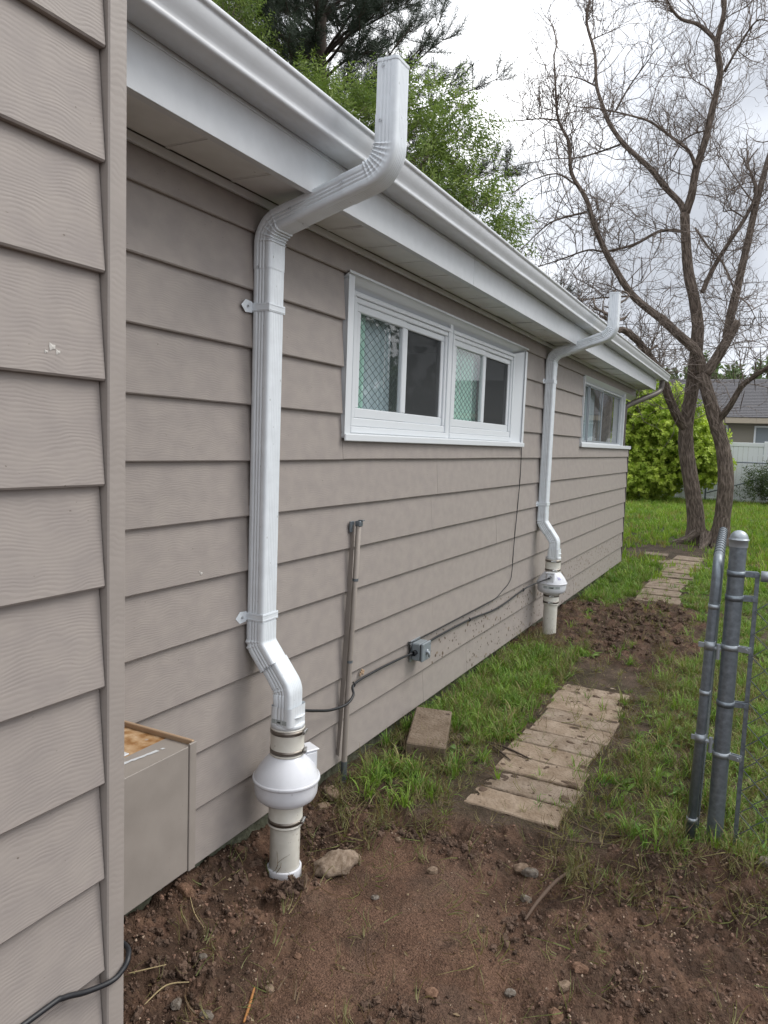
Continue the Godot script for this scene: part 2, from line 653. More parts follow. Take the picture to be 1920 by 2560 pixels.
func bare(x: float, z: float) -> float:
	# 1 where no grass grows
	var p := n_patch.get_noise_2d(x * 1.7 + 3.0, z * 1.7)
	var b := 0.0
	b = maxf(b, 1.0 - ssm(-2.72, -2.95, z + p * 0.3)) if x < 1.2 else maxf(b, 1.0 - ssm(-2.9, -3.12, z + p * 0.25))
	# trodden strip round the slabs
	if z > -5.6:
		b = maxf(b, ssm(0.5, 0.58, x + p * 0.12) * (1.0 - ssm(1.06, 1.2, x + p * 0.16)))
		b = maxf(b, (1.0 - ssm(-3.2, -3.5, z + p * 0.5)) * ssm(0.3, 0.5, x + p * 0.3) * (1.0 - ssm(1.2, 1.35, x + p * 0.2)) * 0.8)
		b = maxf(b, (1.0 - ssm(0.0, 0.14, x + p * 0.2)) * (1.0 - ssm(-3.3, -3.8, z)))
	b = maxf(b, mud2(x, z))
	if z < -7.8 and z > -13.5:
		b = maxf(b, ssm(0.38, 0.5, x + p * 0.2) * (1.0 - ssm(0.95, 1.06, x + p * 0.2)) * 0.95)
		b = maxf(b, 1.0 - ssm(0.5, 1.1, Vector2((x - 0.1) / 0.55, (z + 12.4) / 1.0).length() + p * 0.6))
	b = maxf(b, 1.0 - ssm(0.5, 0.9, Vector2(x - 0.9, z + 14.2).length() + p * 0.3))
	return b

func gh(x: float, z: float) -> float:
	var h := n_big.get_noise_2d(x, z) * 0.018
	if z > -3.4:
		var dug := 1.0 - ssm(-2.55, -2.95, z + n_patch.get_noise_2d(x, z) * 0.2)
		h += dug * (-0.03 - 0.02 * (1.0 - ssm(0.15, 0.8, x)))
		h -= 0.055 * exp(-Vector2((x - 0.2) / 0.16, (z + 2.25) / 0.2).length_squared())
		# spoil heaped in front of the gate post and along the edge of the dig
		h += 0.075 * exp(-pow((z + 2.98 - (x - 1.5) * -0.1) / 0.17, 2.0)) * ssm(1.15, 1.5, x)
		h += 0.022 * exp(-pow((z + 2.62) / 0.1, 2.0)) * (1.0 - ssm(0.6, 1.0, x)) * ssm(0.1, 0.3, x)
		h += 0.05 * exp(-Vector2((x - 0.28) / 0.11, (z + 2.16) / 0.09).length_squared())
		h += 0.055 * exp(-pow((x + 0.02) / 0.2, 2.0)) * ssm(-2.55, -2.0, z) + 0.03 * exp(-pow((x + 0.02) / 0.12, 2.0)) * dug
		h += 0.03 * exp(-Vector2((x - 1.45) / 0.25, (z + 2.3) / 0.2).length_squared())
		h -= 0.03 * exp(-Vector2((x - 1.12) / 0.1, (z + 2.0) / 0.14).length_squared())
	var m := mud2(x, z)
	h += m * 0.02
	var l := loose(x, z)
	var near := 1.0 - ssm(-7.0, -12.0, z)
	h += n_mid.get_noise_2d(x, z) * lerpf(0.007, 0.03, l) * near
	if z > -9.0 and x > -0.3 and x < 3.0:
		h += n_fine.get_noise_2d(x, z) * lerpf(0.003, 0.014, l) + absf(n_fine.get_noise_2d(x * 1.9 + 7.0, z * 1.9)) * 0.009 * l
		if l > 0.05:
			var cl := n_cell.get_noise_2d(x + n_fine.get_noise_2d(z, x) * 0.02, z)
			h += (0.5 - absf(cl)) * 0.014 * l - 0.004 * l
	return h

func axis(segs: Array) -> PackedFloat32Array:
	var a := PackedFloat32Array()
	for s in segs:
		var v: float = s[0]
		while (v < s[1] - 1e-5):
			a.append(v)
			v += s[2]
	a.append(segs[-1][1])
	return a

func make_ground() -> void:
	var xs := axis([[-90.0, -10.0, 8.0], [-10.0, -0.4, 0.8], [-0.4, -0.12, 0.07], [-0.12, 2.0, 0.008], [2.0, 3.2, 0.03], [3.2, 4.0, 0.1], [4.0, 10.0, 1.0], [10.0, 90.0, 8.0]])
	var zs := axis([[-160.0, -32.0, 8.0], [-32.0, -14.0, 0.5], [-14.0, -9.0, 0.12], [-9.0, -4.2, 0.03], [-4.2, -3.4, 0.0125], [-3.4, -1.25, 0.008], [-1.25, 0.0, 0.08], [0.0, 4.0, 0.5], [4.0, 40.0, 6.0]])
	var nx := xs.size()
	var nz := zs.size()
	var V := PackedVector3Array()
	var N := PackedVector3Array()
	var Cc := PackedColorArray()
	var I := PackedInt32Array()
	V.resize(nx * nz)
	N.resize(nx * nz)
	Cc.resize(nx * nz)
	for j in nz:
		for i in nx:
			var x := xs[i]
			var z := zs[j]
			V[j * nx + i] = Vector3(x, gh(x, z), z)
			var l := loose(x, z)
			var p := n_patch.get_noise_2d(x * 2.0 + 20.0, z * 2.0)
			var q := n_mid.get_noise_2d(x + 5.0, z)
			var dark := Color(0.095, 0.062, 0.044)
			var red := Color(0.235, 0.145, 0.103)
			var mudc := Color(0.18, 0.135, 0.107)
			var c := mudc.lerp(Color(0.085, 0.07, 0.045), clampf(0.5 + p, 0, 1))
			if z > -3.6:
				var dg := 1.0 - ssm(-2.65, -2.95, z + p * 0.2)
				c = c.lerp(red.lerp(mudc, clampf(p * 0.9, 0, 1)), dg)
			c = c.lerp(dark.lerp(red, clampf(0.25 + q * 1.6 + p * 0.5, 0.0, 0.75)), l * 0.9)
			if z > -9.0:
				var damp := ssm(0.03, 0.12, n_mid.get_noise_2d(x * 0.6 + 31.0, z * 0.6) + p * 0.25 + n_fine.get_noise_2d(x + 3.0, z) * 0.35)
				c = c.lerp(Color(c.r * 0.62, c.g * 0.6, c.b * 0.58), damp * 0.6)
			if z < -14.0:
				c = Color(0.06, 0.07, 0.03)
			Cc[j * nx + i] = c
	for j in nz:
		for i in nx:
			var a := V[j * nx + maxi(i - 1, 0)]
			var b := V[j * nx + mini(i + 1, nx - 1)]
			var c := V[maxi(j - 1, 0) * nx + i]
			var d := V[mini(j + 1, nz - 1) * nx + i]
			N[j * nx + i] = (d - c).cross(b - a).normalized()
	for j in nz - 1:
		for i in nx - 1:
			var k := j * nx + i
			I.append_array([k, k + 1, k + nx, k + 1, k + nx + 1, k + nx])
	var arr := []
	arr.resize(Mesh.ARRAY_MAX)
	arr[Mesh.ARRAY_VERTEX] = V
	arr[Mesh.ARRAY_NORMAL] = N
	arr[Mesh.ARRAY_COLOR] = Cc
	arr[Mesh.ARRAY_INDEX] = I
	var am := ArrayMesh.new()
	am.add_surface_from_arrays(Mesh.PRIMITIVE_TRIANGLES, arr)
	var o := piece("ground", am, MT.soil, self)
	o.set_meta("kind", "structure")

# ------------------------------------------------------------------ house
const LAP := 0.2028
const LAP0 := 1.5016

# one lap board. Frame tf: x = along, y = up, z = outward. len along x from 0.
func board(length: float, top: float, seed_: int) -> ArrayMesh:
	var st := sm(true)
	var n := maxi(1, int(ceil(length / 0.35)))
	var full := LAP + 0.01
	var uo := rng.randf() * 7.0
	var vo := rng.randf() * 3.0
	var rows := []
	for i in n + 1:
		var u := length * i / n
		var wv := n_big.get_noise_2d(u * 0.8 + seed_ * 3.1, seed_ * 1.7) * 0.0022
		var bow := n_big.get_noise_2d(u * 0.8 + seed_ * 5.3, seed_ * 2.7 + 40.0) * 0.0016
		var topn := lerpf(0.0205, 0.003, top / full)
		rows.append([Vector3(u, wv, 0.0045), Vector3(u, wv, 0.0175 + bow), Vector3(u, 0.004 + wv, 0.0205 + bow), Vector3(u, top, topn + bow * 0.3), Vector3(u, top, 0.0)])
	var hints := [Vector3.DOWN, Vector3(0, -0.6, 0.6), Vector3(0, 0.05, 1), Vector3.UP]
	for i in n:
		for k in 4:
			st.set_smooth_group(k + 1)
			var a: Vector3 = rows[i][k]
			var b: Vector3 = rows[i + 1][k]
			var c: Vector3 = rows[i + 1][k + 1]
			var d: Vector3 = rows[i][k + 1]
			quad(st, a, b, c, d, hints[k], Vector2(a.x + uo, -a.y + vo), Vector2(b.x + uo, -b.y + vo), Vector2(c.x + uo, -c.y + vo), Vector2(d.x + uo, -d.y + vo))
	for e in [0, n]:
		st.set_smooth_group(-1)
		var r: Array = rows[e]
		var hn := Vector3.LEFT if e == 0 else Vector3.RIGHT
		for k in [1, 2, 3]:
			tri(st, r[0], r[k], r[k + 1], hn)
	return fin(st)

# facing +x wall: boards run along -z
func wall_board(parent: Node, x: float, z0: float, z1: float, y: float, top: float, m: Material) -> void:
	var o := piece("siding_board", board(absf(z1 - z0) - 0.0012, top, rng.randi() % 900), m, parent)
	o.transform = Transform3D(Basis(Vector3(0, 0, -1), Vector3.UP, Vector3(1, 0, 0)), Vector3(x, y, maxf(z0, z1)))

func make_house() -> void:
	house = thing("house", "taupe lap-sided house with white gutter, soffit and sliding windows", "house")
	var wall := group_part("wall", house)
	var core := sm()
	# structural wall behind the boards, with the two window openings left free
	cbox(core, Vector3(-0.14, 0.09, -10.38), Vector3(0.0, 1.6, 4.0), 0.001)
	cbox(core, Vector3(-0.14, 2.31, -10.68), Vector3(-0.0005, 2.6, 4.0), 0.001)
	cbox(core, Vector3(-0.139, 1.6, -2.85), Vector3(-0.0005, 2.31, 4.0), 0.001)
	cbox(core, Vector3(-0.139, 1.6, -7.52), Vector3(-0.0005, 2.31, -5.48), 0.001)
	part("sheathing", core, MT.corner, wall)
	var fd := part("foundation", bx(Vector3(-0.2, -0.5, -10.3), Vector3(-0.03, 0.088, 4.0), 0.01), MT.foundation, house)
	# the rest of the house body, closed
	var body := sm()
	cbox(body, Vector3(-7.0, -0.3, -9.9), Vector3(-6.86, 2.6, 4.0), 0.002)
	cbox(body, Vector3(-6.86, -0.3, -9.9), Vector3(-0.1395, 2.6, -9.76), 0.002)
	cbox(body, Vector3(-6.86, -0.3, 3.86), Vector3(0.52, 2.6, 4.0), 0.002)
	part("outer_wall", body, MT.corner, house)
	var inn := sm()
	cbox(inn, Vector3(-3.1, 0.1, -9.76), Vector3(-3.0, 2.5, 3.86), 0.002)
	cbox(inn, Vector3(-3.0, 0.1, -6.6), Vector3(-0.14, 2.44, -6.5), 0.002)
	part("inner_wall", inn, MT.plaster, house)
	part("room_floor", bx(Vector3(-6.86, 0.0, -9.76), Vector3(-0.201, 0.1, 3.86)), MT.wood, house)
	part("room_ceiling", bx(Vector3(-6.86, 2.45, -9.76), Vector3(-0.142, 2.5, 3.86)), MT.plaster, house)
	# courses
	var jr := RandomNumberGenerator.new()
	jr.seed = 77
	for k in range(-7, 5):
		var y := LAP0 + LAP * k
		var spans := [[-1.09, -10.38, LAP + 0.01]]
		if k == 4:
			spans = [[-1.09, -10.68, 2.438 - y]]
		elif k == 0:
			spans = [[-1.09, -2.846, LAP + 0.01], [-2.848, -5.472, 1.588 - y], [-5.474, -7.5, LAP + 0.01], [-7.502, -10.38, 1.612 - y]]
		elif k > 0:
			spans = [[-1.09, -2.83, LAP + 0.01], [-5.49, -7.52, LAP + 0.01]]
		for s in spans:
			var a: float = s[0]
			while a > s[1] + 0.01:
				var ln := jr.randf_range(2.3, 3.7)
				if a == s[0] and s[0] == -1.09:
					ln = jr.randf_range(2.2, 4.4)
				var b: float = maxf(a - ln, s[1])
				if b - s[1] < 0.5:
					b = s[1]
				var seam := -4.55 + 0.6 * (k + 7)
				if k <= -6 and a > seam + 0.2 and b < seam:
					b = seam
				var muddy: bool = k <= -6 and a < seam + 0.1
				wall_board(wall, 0.0, a, b, y + jr.randf_range(-0.0012, 0.0012), s[2], MT.siding_mud if muddy else MT.siding)
				a = b
	# bare chips where paint came off
	for q in [[0.5478, 1.737, -0.918, 0.010, 1.0], [0.5482, 1.729, -0.930, 0.007, 1.0], [0.5484, 1.727, -0.905, 0.005, 1.0], [0.0202, 1.122, -1.925, 0.008, 1.0], [0.0198, 1.129, -1.915, 0.004, 1.0]]:
		var pst := sm()
		var c0 := Vector3(q[0], q[1], q[2])
		for k in 7:
			var a0 := TAU * k / 7.0
			var a1 := TAU * (k + 1) / 7.0
			var r0: float = q[3] * (0.7 + 0.3 * sin(k * 2.3))
			var r1: float = q[3] * (0.7 + 0.3 * sin(((k + 1) % 7) * 2.3))
			tri(pst, c0 + Vector3(0.0012, 0, 0), c0 + Vector3(0.0002 - sin(a0) * r0 * 0.08, sin(a0) * r0, cos(a0) * r0 * 0.9), c0 + Vector3(0.0002 - sin(a1) * r1 * 0.08, sin(a1) * r1, cos(a1) * r1 * 0.9), Vector3.RIGHT)
		part("paint_chip", pst, MT.plaster, house)
	# far corner strip
	var cs := bx(Vector3(-0.02, 0.08, -10.405), Vector3(0.021, 1.6, -10.381), 0.003)
	part("corner_strip", cs, MT.brownmetal, house)

	# projecting wing nearest the camera
	var wing := group_part("wing_wall", house)
	part("sheathing", bx(Vector3(0.001, 0.09, -1.065), Vector3(0.53, 3.0, 3.85), 0.001), MT.corner, wing)
	for k in range(-8, 7):
		var y := 1.687 + 0.2035 * k
		if y < 0.05:
			continue
		wall_board(wing, 0.53, 2.5, -1.036, y, LAP + 0.01, MT.siding)
		# return face of the wing, looking away down the wall
		var o := piece("siding_board", board(0.496, LAP + 0.01, k + 50), MT.siding, wing)
		o.transform = Transform3D(Basis(Vector3(-1, 0, 0), Vector3.UP, Vector3(0, 0, -1)), Vector3(0.498, y, -1.0655))
	var cb := sm()
	cbox(cb, Vector3(0.5305, 0.03, -1.083), Vector3(0.557, 3.0, -1.0375), 0.003)
	cbox(cb, Vector3(0.500, 0.03, -1.104), Vector3(0.530, 3.0, -1.0835), 0.003)
	part("corner_board", cb, MT.corner, house)
	part("wing_foundation", bx(Vector3(-0.02, -0.5, -1.06), Vector3(0.49, 0.09, 3.9), 0.01), MT.foundation, house)

	# eaves
	var soffit := group_part("soffit", house)
	var z := -1.115
	var idx := 0
	while z > -10.67:
		var ze := maxf(z - 0.303, -10.68)
		var st := sm()
		var sag := 0.0
		if idx == 5 or idx == 6 or idx == 14:
			sag = 0.006
		var tfm := Transform3D(Basis.from_euler(Vector3(jr.randf_range(-0.0008, 0.0008), 0, -sag * 3.5 + jr.randf_range(-0.001, 0.001))), Vector3(0.032, 2.4445, 0))
		cbox(st, Vector3(0.0, -0.004, ze + 0.0012), Vector3(0.224, 0.001, z), 0.001, tfm)
		cbox(st, Vector3(0.0, -0.0065, z - 0.022), Vector3(0.222, -0.0045, z - 0.006), 0.001, tfm)
		part("soffit_panel", st, MT.soffit, soffit)
		z = ze
		idx += 1
	var trim := sm()
	var tz := -1.116
	while tz > -10.6:
		var te := maxf(tz - 3.0, -10.68)
		cbox(trim, Vector3(0.018, 2.411, te + 0.004), Vector3(0.031, 2.4375, tz), 0.001)
		tz = te
	part("soffit_trim", trim, MT.white, house)
	var fascia := group_part("fascia", house)
	var fz := [-1.116, -3.72, -6.6, -9.2, -10.72]
	for i in 4:
		var st := sm()
		cbox(st, Vector3(0.2575, 2.418, fz[i + 1] + 0.003), Vector3(0.2615, 2.66, fz[i]), 0.001)
		cbox(st, Vector3(0.232, 2.418, fz[i + 1] + 0.003), Vector3(0.2572, 2.4215, fz[i]), 0.001)
		cbox(st, Vector3(0.2617, 2.5515, fz[i + 1] + 0.003), Vector3(0.2640, 2.5565, fz[i]), 0.0008)
		part("fascia_panel", st, MT.white, fascia)
	part("fascia_board", bx(Vector3(0.225, 2.4225, -10.7), Vector3(0.2570, 2.66, -1.117), 0.002), MT.wood, house)
	part("rake_end", bx(Vector3(0.02, 2.43, -10.74), Vector3(0.262, 2.66, -10.722), 0.002), MT.white, house)
	# gutter: an open trough with ogee front
	var outer := [Vector2(0.2655, 2.662), Vector2(0.2655, 2.567), Vector2(0.268, 2.5645), Vector2(0.352, 2.566), Vector2(0.357, 2.568), Vector2(0.3595, 2.573), Vector2(0.3595, 2.579), Vector2(0.3575, 2.5835), Vector2(0.3600, 2.592), Vector2(0.3655, 2.603), Vector2(0.3715, 2.614), Vector2(0.3765, 2.627), Vector2(0.3790, 2.640), Vector2(0.3795, 2.650), Vector2(0.3850, 2.6515), Vector2(0.3865, 2.662), Vector2(0.3835, 2.6665), Vector2(0.372, 2.6665)]
	var inner := []
	for i in outer.size():
		var p: Vector2 = outer[outer.size() - 1 - i]
		inner.append(p + Vector2(-0.0022 if p.x > 0.27 else 0.002, 0.002 if p.y < 2.6 else (-0.0025 if p.y > 2.666 else 0.0008)))
	var loop := outer + inner
	var gst := sm(true)
	var gz := [-1.117]
	while gz[-1] > -11.2:
		gz.append(maxf(gz[-1] - 0.5, -11.22))
	for zi in gz.size() - 1:
		var s0 := n_big.get_noise_1d(gz[zi] * 1.3) * 0.003
		var s1 := n_big.get_noise_1d(gz[zi + 1] * 1.3) * 0.003
		for i in loop.size():
			var a: Vector2 = loop[i]
			var b: Vector2 = loop[(i + 1) % loop.size()]
			var dd := b - a
			var hint := Vector3(dd.y, -dd.x, 0.0)
			if i < outer.size() - 1:
				hint = Vector3(-dd.y, dd.x, 0) * -1.0
			quad(gst, Vector3(a.x, a.y + s0, gz[zi]), Vector3(b.x, b.y + s0, gz[zi]), Vector3(b.x, b.y + s1, gz[zi + 1]), Vector3(a.x, a.y + s1, gz[zi + 1]), hint)
	var gut := part("gutter", gst, MT.gutter, house)
	var ec := sm()
	for i in range(1, outer.size() - 1):
		var a: Vector2 = outer[i]
		var b: Vector2 = outer[i + 1]
		tri(ec, Vector3(0.266, 2.66, -11.222), Vector3(a.x, a.y, -11.222), Vector3(b.x, b.y, -11.222), Vector3.FORWARD)
		tri(ec, Vector3(0.266, 2.66, -11.219), Vector3(a.x, a.y, -11.219), Vector3(b.x, b.y, -11.219), Vector3.BACK)
	part("end_cap", ec, MT.gutter, gut)
	for i in 13:
		var sp := sm()
		var zc := -1.75 - 0.74 * i
		cbox(sp, Vector3(0.3866, 2.655, zc - 0.004), Vector3(0.3890, 2.6625, zc + 0.004), 0.001)
		cbox(sp, Vector3(0.2665, 2.658, zc - 0.003), Vector3(0.3780, 2.662, zc + 0.003), 0.001)
		part("gutter_spike", sp, MT.screw, gut)
	# roof
	var roof := group_part("roof", house)
	var rs := sm()
	var sl := 0.3
	for side in [0]:
		var p0 := Vector3(0.30, 2.672, 0)
		var p1 := Vector3(-3.5, 2.672 + 3.8 * sl, 0)
		var p2 := Vector3(-7.5, 2.672 - 0.2 * sl, 0)
		for pair in [[p0, p1], [p1, p2]]:
			var a: Vector3 = pair[0]
			var b: Vector3 = pair[1]
			var za := Vector3(0, 0, -10.75)
			var zb := Vector3(0, 0, 4.3)
			if a == p0:
				quad(rs, a + za, b + za, b + zb, a + zb, Vector3.UP)
				quad(rs, a + za + Vector3.UP * 0.012, b + za + Vector3.UP * 0.012, b + zb + Vector3.UP * 0.012, a + zb + Vector3.UP * 0.012, Vector3.UP)
				quad(rs, a + za, a + zb, a + zb + Vector3.UP * 0.012, a + za + Vector3.UP * 0.012, Vector3.RIGHT)
			else:
				quad(rs, a + za, b + za, b + zb, a + zb, Vector3.UP)
		for zz in [-10.0, 3.95]:
			tri(rs, Vector3(-0.02, 2.6, zz), Vector3(-3.5, 3.8, zz), Vector3(-6.98, 2.6, zz), Vector3(0, 0, signf(zz)))
	part("shingles", rs, MT.shingle, roof)
	part("wing_roof", bx(Vector3(-0.2, 3.005, -1.3), Vector3(0.72, 3.12, 4.2), 0.01), MT.white, roof)

	make_window_one()
	make_window_two()

func bar(st: SurfaceTool, x0: float, x1: float, y0: float, y1: float, z0: float, z1: float, bev := 0.003) -> void:
	cbox(st, Vector3(minf(x0, x1), minf(y0, y1), minf(z0, z1)), Vector3(maxf(x0, x1), maxf(y0, y1), maxf(z0, z1)), bev)

# a rectangular ring of four butted bars; z0 > z1
func ring(st: SurfaceTool, x0: float, x1: float, y0: float, y1: float, z0: float, z1: float, wt: float, bev := 0.003, wb := -1.0) -> void:
	if wb < 0:
		wb = wt
	bar(st, x0, x1, y0, y0 + wb, z0, z1, bev)
	bar(st, x0, x1, y1 - wt, y1, z0, z1, bev)
	bar(st, x0 + 0.0006, x1 - 0.0006, y0 + wb, y1 - wt, z0, z0 - wt, bev)
	bar(st, x0 + 0.0006, x1 - 0.0006, y0 + wb, y1 - wt, z1 + wt, z1, bev)

func pane(x: float, y0: float, y1: float, z0: float, z1: float) -> SurfaceTool:
	var st := sm()
	quad(st, Vector3(x, y0, z0), Vector3(x, y1, z0), Vector3(x, y1, z1), Vector3(x, y0, z1), Vector3.RIGHT)
	return st

func curtain(x: float, y0: float, y1: float, z0: float, z1: float, waves: float, amp: float) -> SurfaceTool:
	var st := sm(true)
	var n := int(waves * 14)
	for i in n:
		var pa := []
		for e in 2:
			var t := float(i + e) / n
			var zz := lerpf(z0, z1, t)
			var w := sin(t * TAU * waves + sin(t * 9.0) * 1.3) * amp + n_mid.get_noise_1d(zz * 2.0 + x * 50.0) * amp * 0.7
			pa.append(Vector3(x + w, y0, zz))
			pa.append(Vector3(x + w * 0.7, y1, zz))
		quad(st, pa[0], pa[1], pa[3], pa[2], Vector3.RIGHT)
	return st

# wavering wires crossing into tall diamonds just behind the glass
func lattice(x: float, y0: float, y1: float, z0: float, z1: float, dw: float, dh: float, r := 0.0014) -> SurfaceTool:
	var st := sm(true)
	var rows := int((y1 - y0) / dh) + 1
	var n := int((z0 - z1) / dw) + 1
	for i in n:
		for s in [0, 1]:
			var pts := PackedVector3Array()
			for j in rows * 2 + 1:
				var yy := minf(y0 + j * dh * 0.5, y1)
				var zz := z0 - dw * (i + 0.5) + (dw * 0.5 if (j + s) % 2 == 0 else -dw * 0.5)
				zz += n_mid.get_noise_2d(yy * 2.0, i * 1.7 + s) * dw * 0.15
				pts.append(Vector3(x + 0.001 * s, yy, clampf(zz, z1, z0)))
			tube(st, pts, same(r, pts.size()), 4, false)
	return st

func make_window_one() -> void:
	var w := group_part("window", house)
	w.set_meta("label", "wide white window of two sliding units")
	# flat white metal casing, turned back to the frame
	var cs := sm()
	bar(cs, -0.075, 0.026, 1.622, 2.292, -2.842, -2.860, 0.002)
	bar(cs, 0.0265, 0.030, 1.61, 2.306, -2.835, -2.885, 0.001)
	part("casing", cs, MT.vinyl, w)
	cs = sm()
	bar(cs, -0.075, 0.026, 1.622, 2.296, -5.490, -5.508, 0.002)
	bar(cs, 0.0265, 0.030, 1.59, 2.30, -5.470, -5.516, 0.001)
	part("casing", cs, MT.vinyl, w)
	var hd := sm()
	# head flashing hangs out like a small hood
	quad(hd, Vector3(0.036, 2.318, -2.83), Vector3(0.036, 2.322, -5.515), Vector3(-0.045, 2.268, -5.515), Vector3(-0.045, 2.264, -2.83), Vector3(0.4, -1, 0))
	quad(hd, Vector3(0.036, 2.318, -2.83), Vector3(0.036, 2.322, -5.515), Vector3(0.0, 2.33, -5.515), Vector3(0.0, 2.326, -2.83), Vector3.UP)
	bar(hd, 0.036, 0.0385, 2.312, 2.3225, -2.828, -5.517, 0.001)
	part("head_flashing", hd, MT.vinyl, w)
	var sl := sm()
	bar(sl, -0.075, 0.028, 1.60, 1.622, -2.84, -5.51, 0.002)
	bar(sl, 0.0285, 0.040, 1.586, 1.618, -2.83, -5.52, 0.004)
	part("sill", sl, MT.vinyl, w)
	var jb := sm()
	quad(jb, Vector3(-0.03, 1.6225, -5.3355), Vector3(-0.03, 2.266, -5.3355), Vector3(0.0262, 2.30, -5.489), Vector3(0.0262, 1.6225, -5.489), Vector3(1, 0, 0.4))
	part("jamb", jb, MT.vinyl, w)
	# mullion
	part("mullion", bx(Vector3(-0.05, 1.6225, -4.135), Vector3(-0.012, 2.30, -4.095), 0.003), MT.vinyl, w)
	var units := [[-2.955, -4.092, -3.50, true], [-4.138, -5.335, -4.715, false]]
	for u in units:
		var z0: float = u[0]
		var z1: float = u[1]
		var zm: float = u[2]
		var fr := sm()
		ring(fr, -0.055, -0.008, 1.624, 2.262, z0, z1, 0.022, 0.003, 0.03)
		ring(fr, -0.050, -0.016, 1.6545, 2.2395, z0 - 0.0225, z1 + 0.0225, 0.026, 0.004, 0.04)
		part("frame", fr, MT.vinyl, w)
		var sa := sm()
		ring(sa, -0.046, -0.020, 1.695, 2.213, z0 - 0.049, zm - 0.022, 0.036, 0.004, 0.046)
		part("sash", sa, MT.vinyl, w)
		var sb := sm()
		ring(sb, -0.058, -0.027, 1.6955, 2.2125, zm - 0.0225, z1 + 0.049, 0.034, 0.004, 0.046)
		part("sash", sb, MT.vinyl, w)
		part("pane", pane(-0.034, 1.735, 2.18, z0 - 0.08, zm + 0.01), MT.glass, w)
		part("pane", pane(-0.046, 1.735, 2.18, zm - 0.05, z1 + 0.08), MT.glass, w)
		part("diamond_lattice", lattice(-0.044, 1.742, 2.176, z0 - 0.088, zm + 0.018, 0.066, 0.080, 0.0017), MT.lattice, w)
		part("insect_screen", pane(-0.036, 1.735, 2.18, zm - 0.05, z1 + 0.08), MT.screen, w)
		var slits := [[zm + 0.13, 1.86, 2.15], [zm + 0.085, 1.90, 2.14]] if u[3] else [[z0 - 0.12, 1.88, 2.15], [z0 - 0.19, 1.86, 2.15], [z0 - 0.27, 1.90, 2.14], [zm + 0.10, 1.86, 2.12]]
		for q in slits:
			part("blind_cord", bx(Vector3(-0.066, q[1], q[0] - 0.0022), Vector3(-0.063, q[2], q[0] + 0.0022), 0.0005), MT.vinyl, w)
		if u[3]:
			part("curtain", curtain(-0.082, 1.6, 2.3, z0 - 0.06, z0 - 0.24, 2.5, 0.010), MT.curtain_green, w)
			part("curtain", curtain(-0.105, 1.6, 2.3, z0 - 0.22, zm - 0.02, 4.5, 0.012), MT.curtain_grey, w)
		else:
			part("curtain", curtain(-0.085, 1.6, 2.3, z0 - 0.03, zm - 0.04, 6.0, 0.010), MT.curtain_green, w)

func make_window_two() -> void:
	var w := group_part("window", house)
	w.set_meta("label", "white slider window at the far corner")
	var cs := sm()
	bar(cs, -0.06, 0.030, 1.645, 2.31, -7.50, -7.510, 0.002)
	part("casing", cs, MT.vinyl, w)
	part("corner_post", bx(Vector3(-0.12, 1.6455, -9.905), Vector3(0.02, 2.309, -9.873), 0.004), MT.vinyl, w)
	var sl := sm()
	bar(sl, -0.20, 0.028, 1.612, 1.644, -7.49, -10.40, 0.002)
	bar(sl, 0.0285, 0.040, 1.606, 1.648, -7.48, -10.42, 0.003)
	part("sill", sl, MT.vinyl, w)
	var hd := sm()
	quad(hd, Vector3(0.034, 2.318, -7.48), Vector3(0.034, 2.322, -10.68), Vector3(-0.04, 2.27, -10.68), Vector3(-0.04, 2.262, -7.48), Vector3(0.4, -1, 0))
	quad(hd, Vector3(0.034, 2.318, -7.48), Vector3(0.034, 2.322, -10.68), Vector3(0.0, 2.33, -10.68), Vector3(0.0, 2.326, -7.48), Vector3.UP)
	part("head_flashing", hd, MT.vinyl, w)
	var fr := sm()
	ring(fr, -0.055, -0.012, 1.646, 2.268, -7.51, -9.87, 0.016, 0.003)
	part("frame", fr, MT.vinyl, w)
	for s in [[-7.53, -7.97, 0.0], [-7.96, -8.66, 0.012], [-8.64, -9.85, -0.012]]:
		var sa := sm()
		ring(sa, -0.045 + s[2], -0.028 + s[2], 1.663, 2.251, s[0], s[1], 0.018, 0.003)
		part("sash", sa, MT.galv_bright, w)
		part("pane", pane(-0.036 + s[2], 1.675, 2.24, s[0] - 0.015, s[1] + 0.015), MT.glass, w)
	part("curtain", curtain(-0.20, 1.62, 2.3, -7.56, -8.4, 5.0, 0.02), MT.curtain_grey, w)
	part("curtain", curtain(-0.25, 1.62, 2.3, -8.75, -9.3, 4.0, 0.02), MT.curtain_grey, w)
	# brown leader from the gutter end back to the wall
	var st := sm(true)
	tube(st, curve_pts([Vector3(0.315, 2.60, -10.9), Vector3(0.315, 2.50, -10.9), Vector3(0.285, 2.40, -10.83), Vector3(0.13, 2.27, -10.4), Vector3(0.02, 2.17, -10.08), Vector3(-0.005, 2.08, -10.0), Vector3(-0.005, 1.65, -10.0)], 6), same(0.036, 37), 10, false)
	part("leader_pipe", st, MT.brownmetal, house)

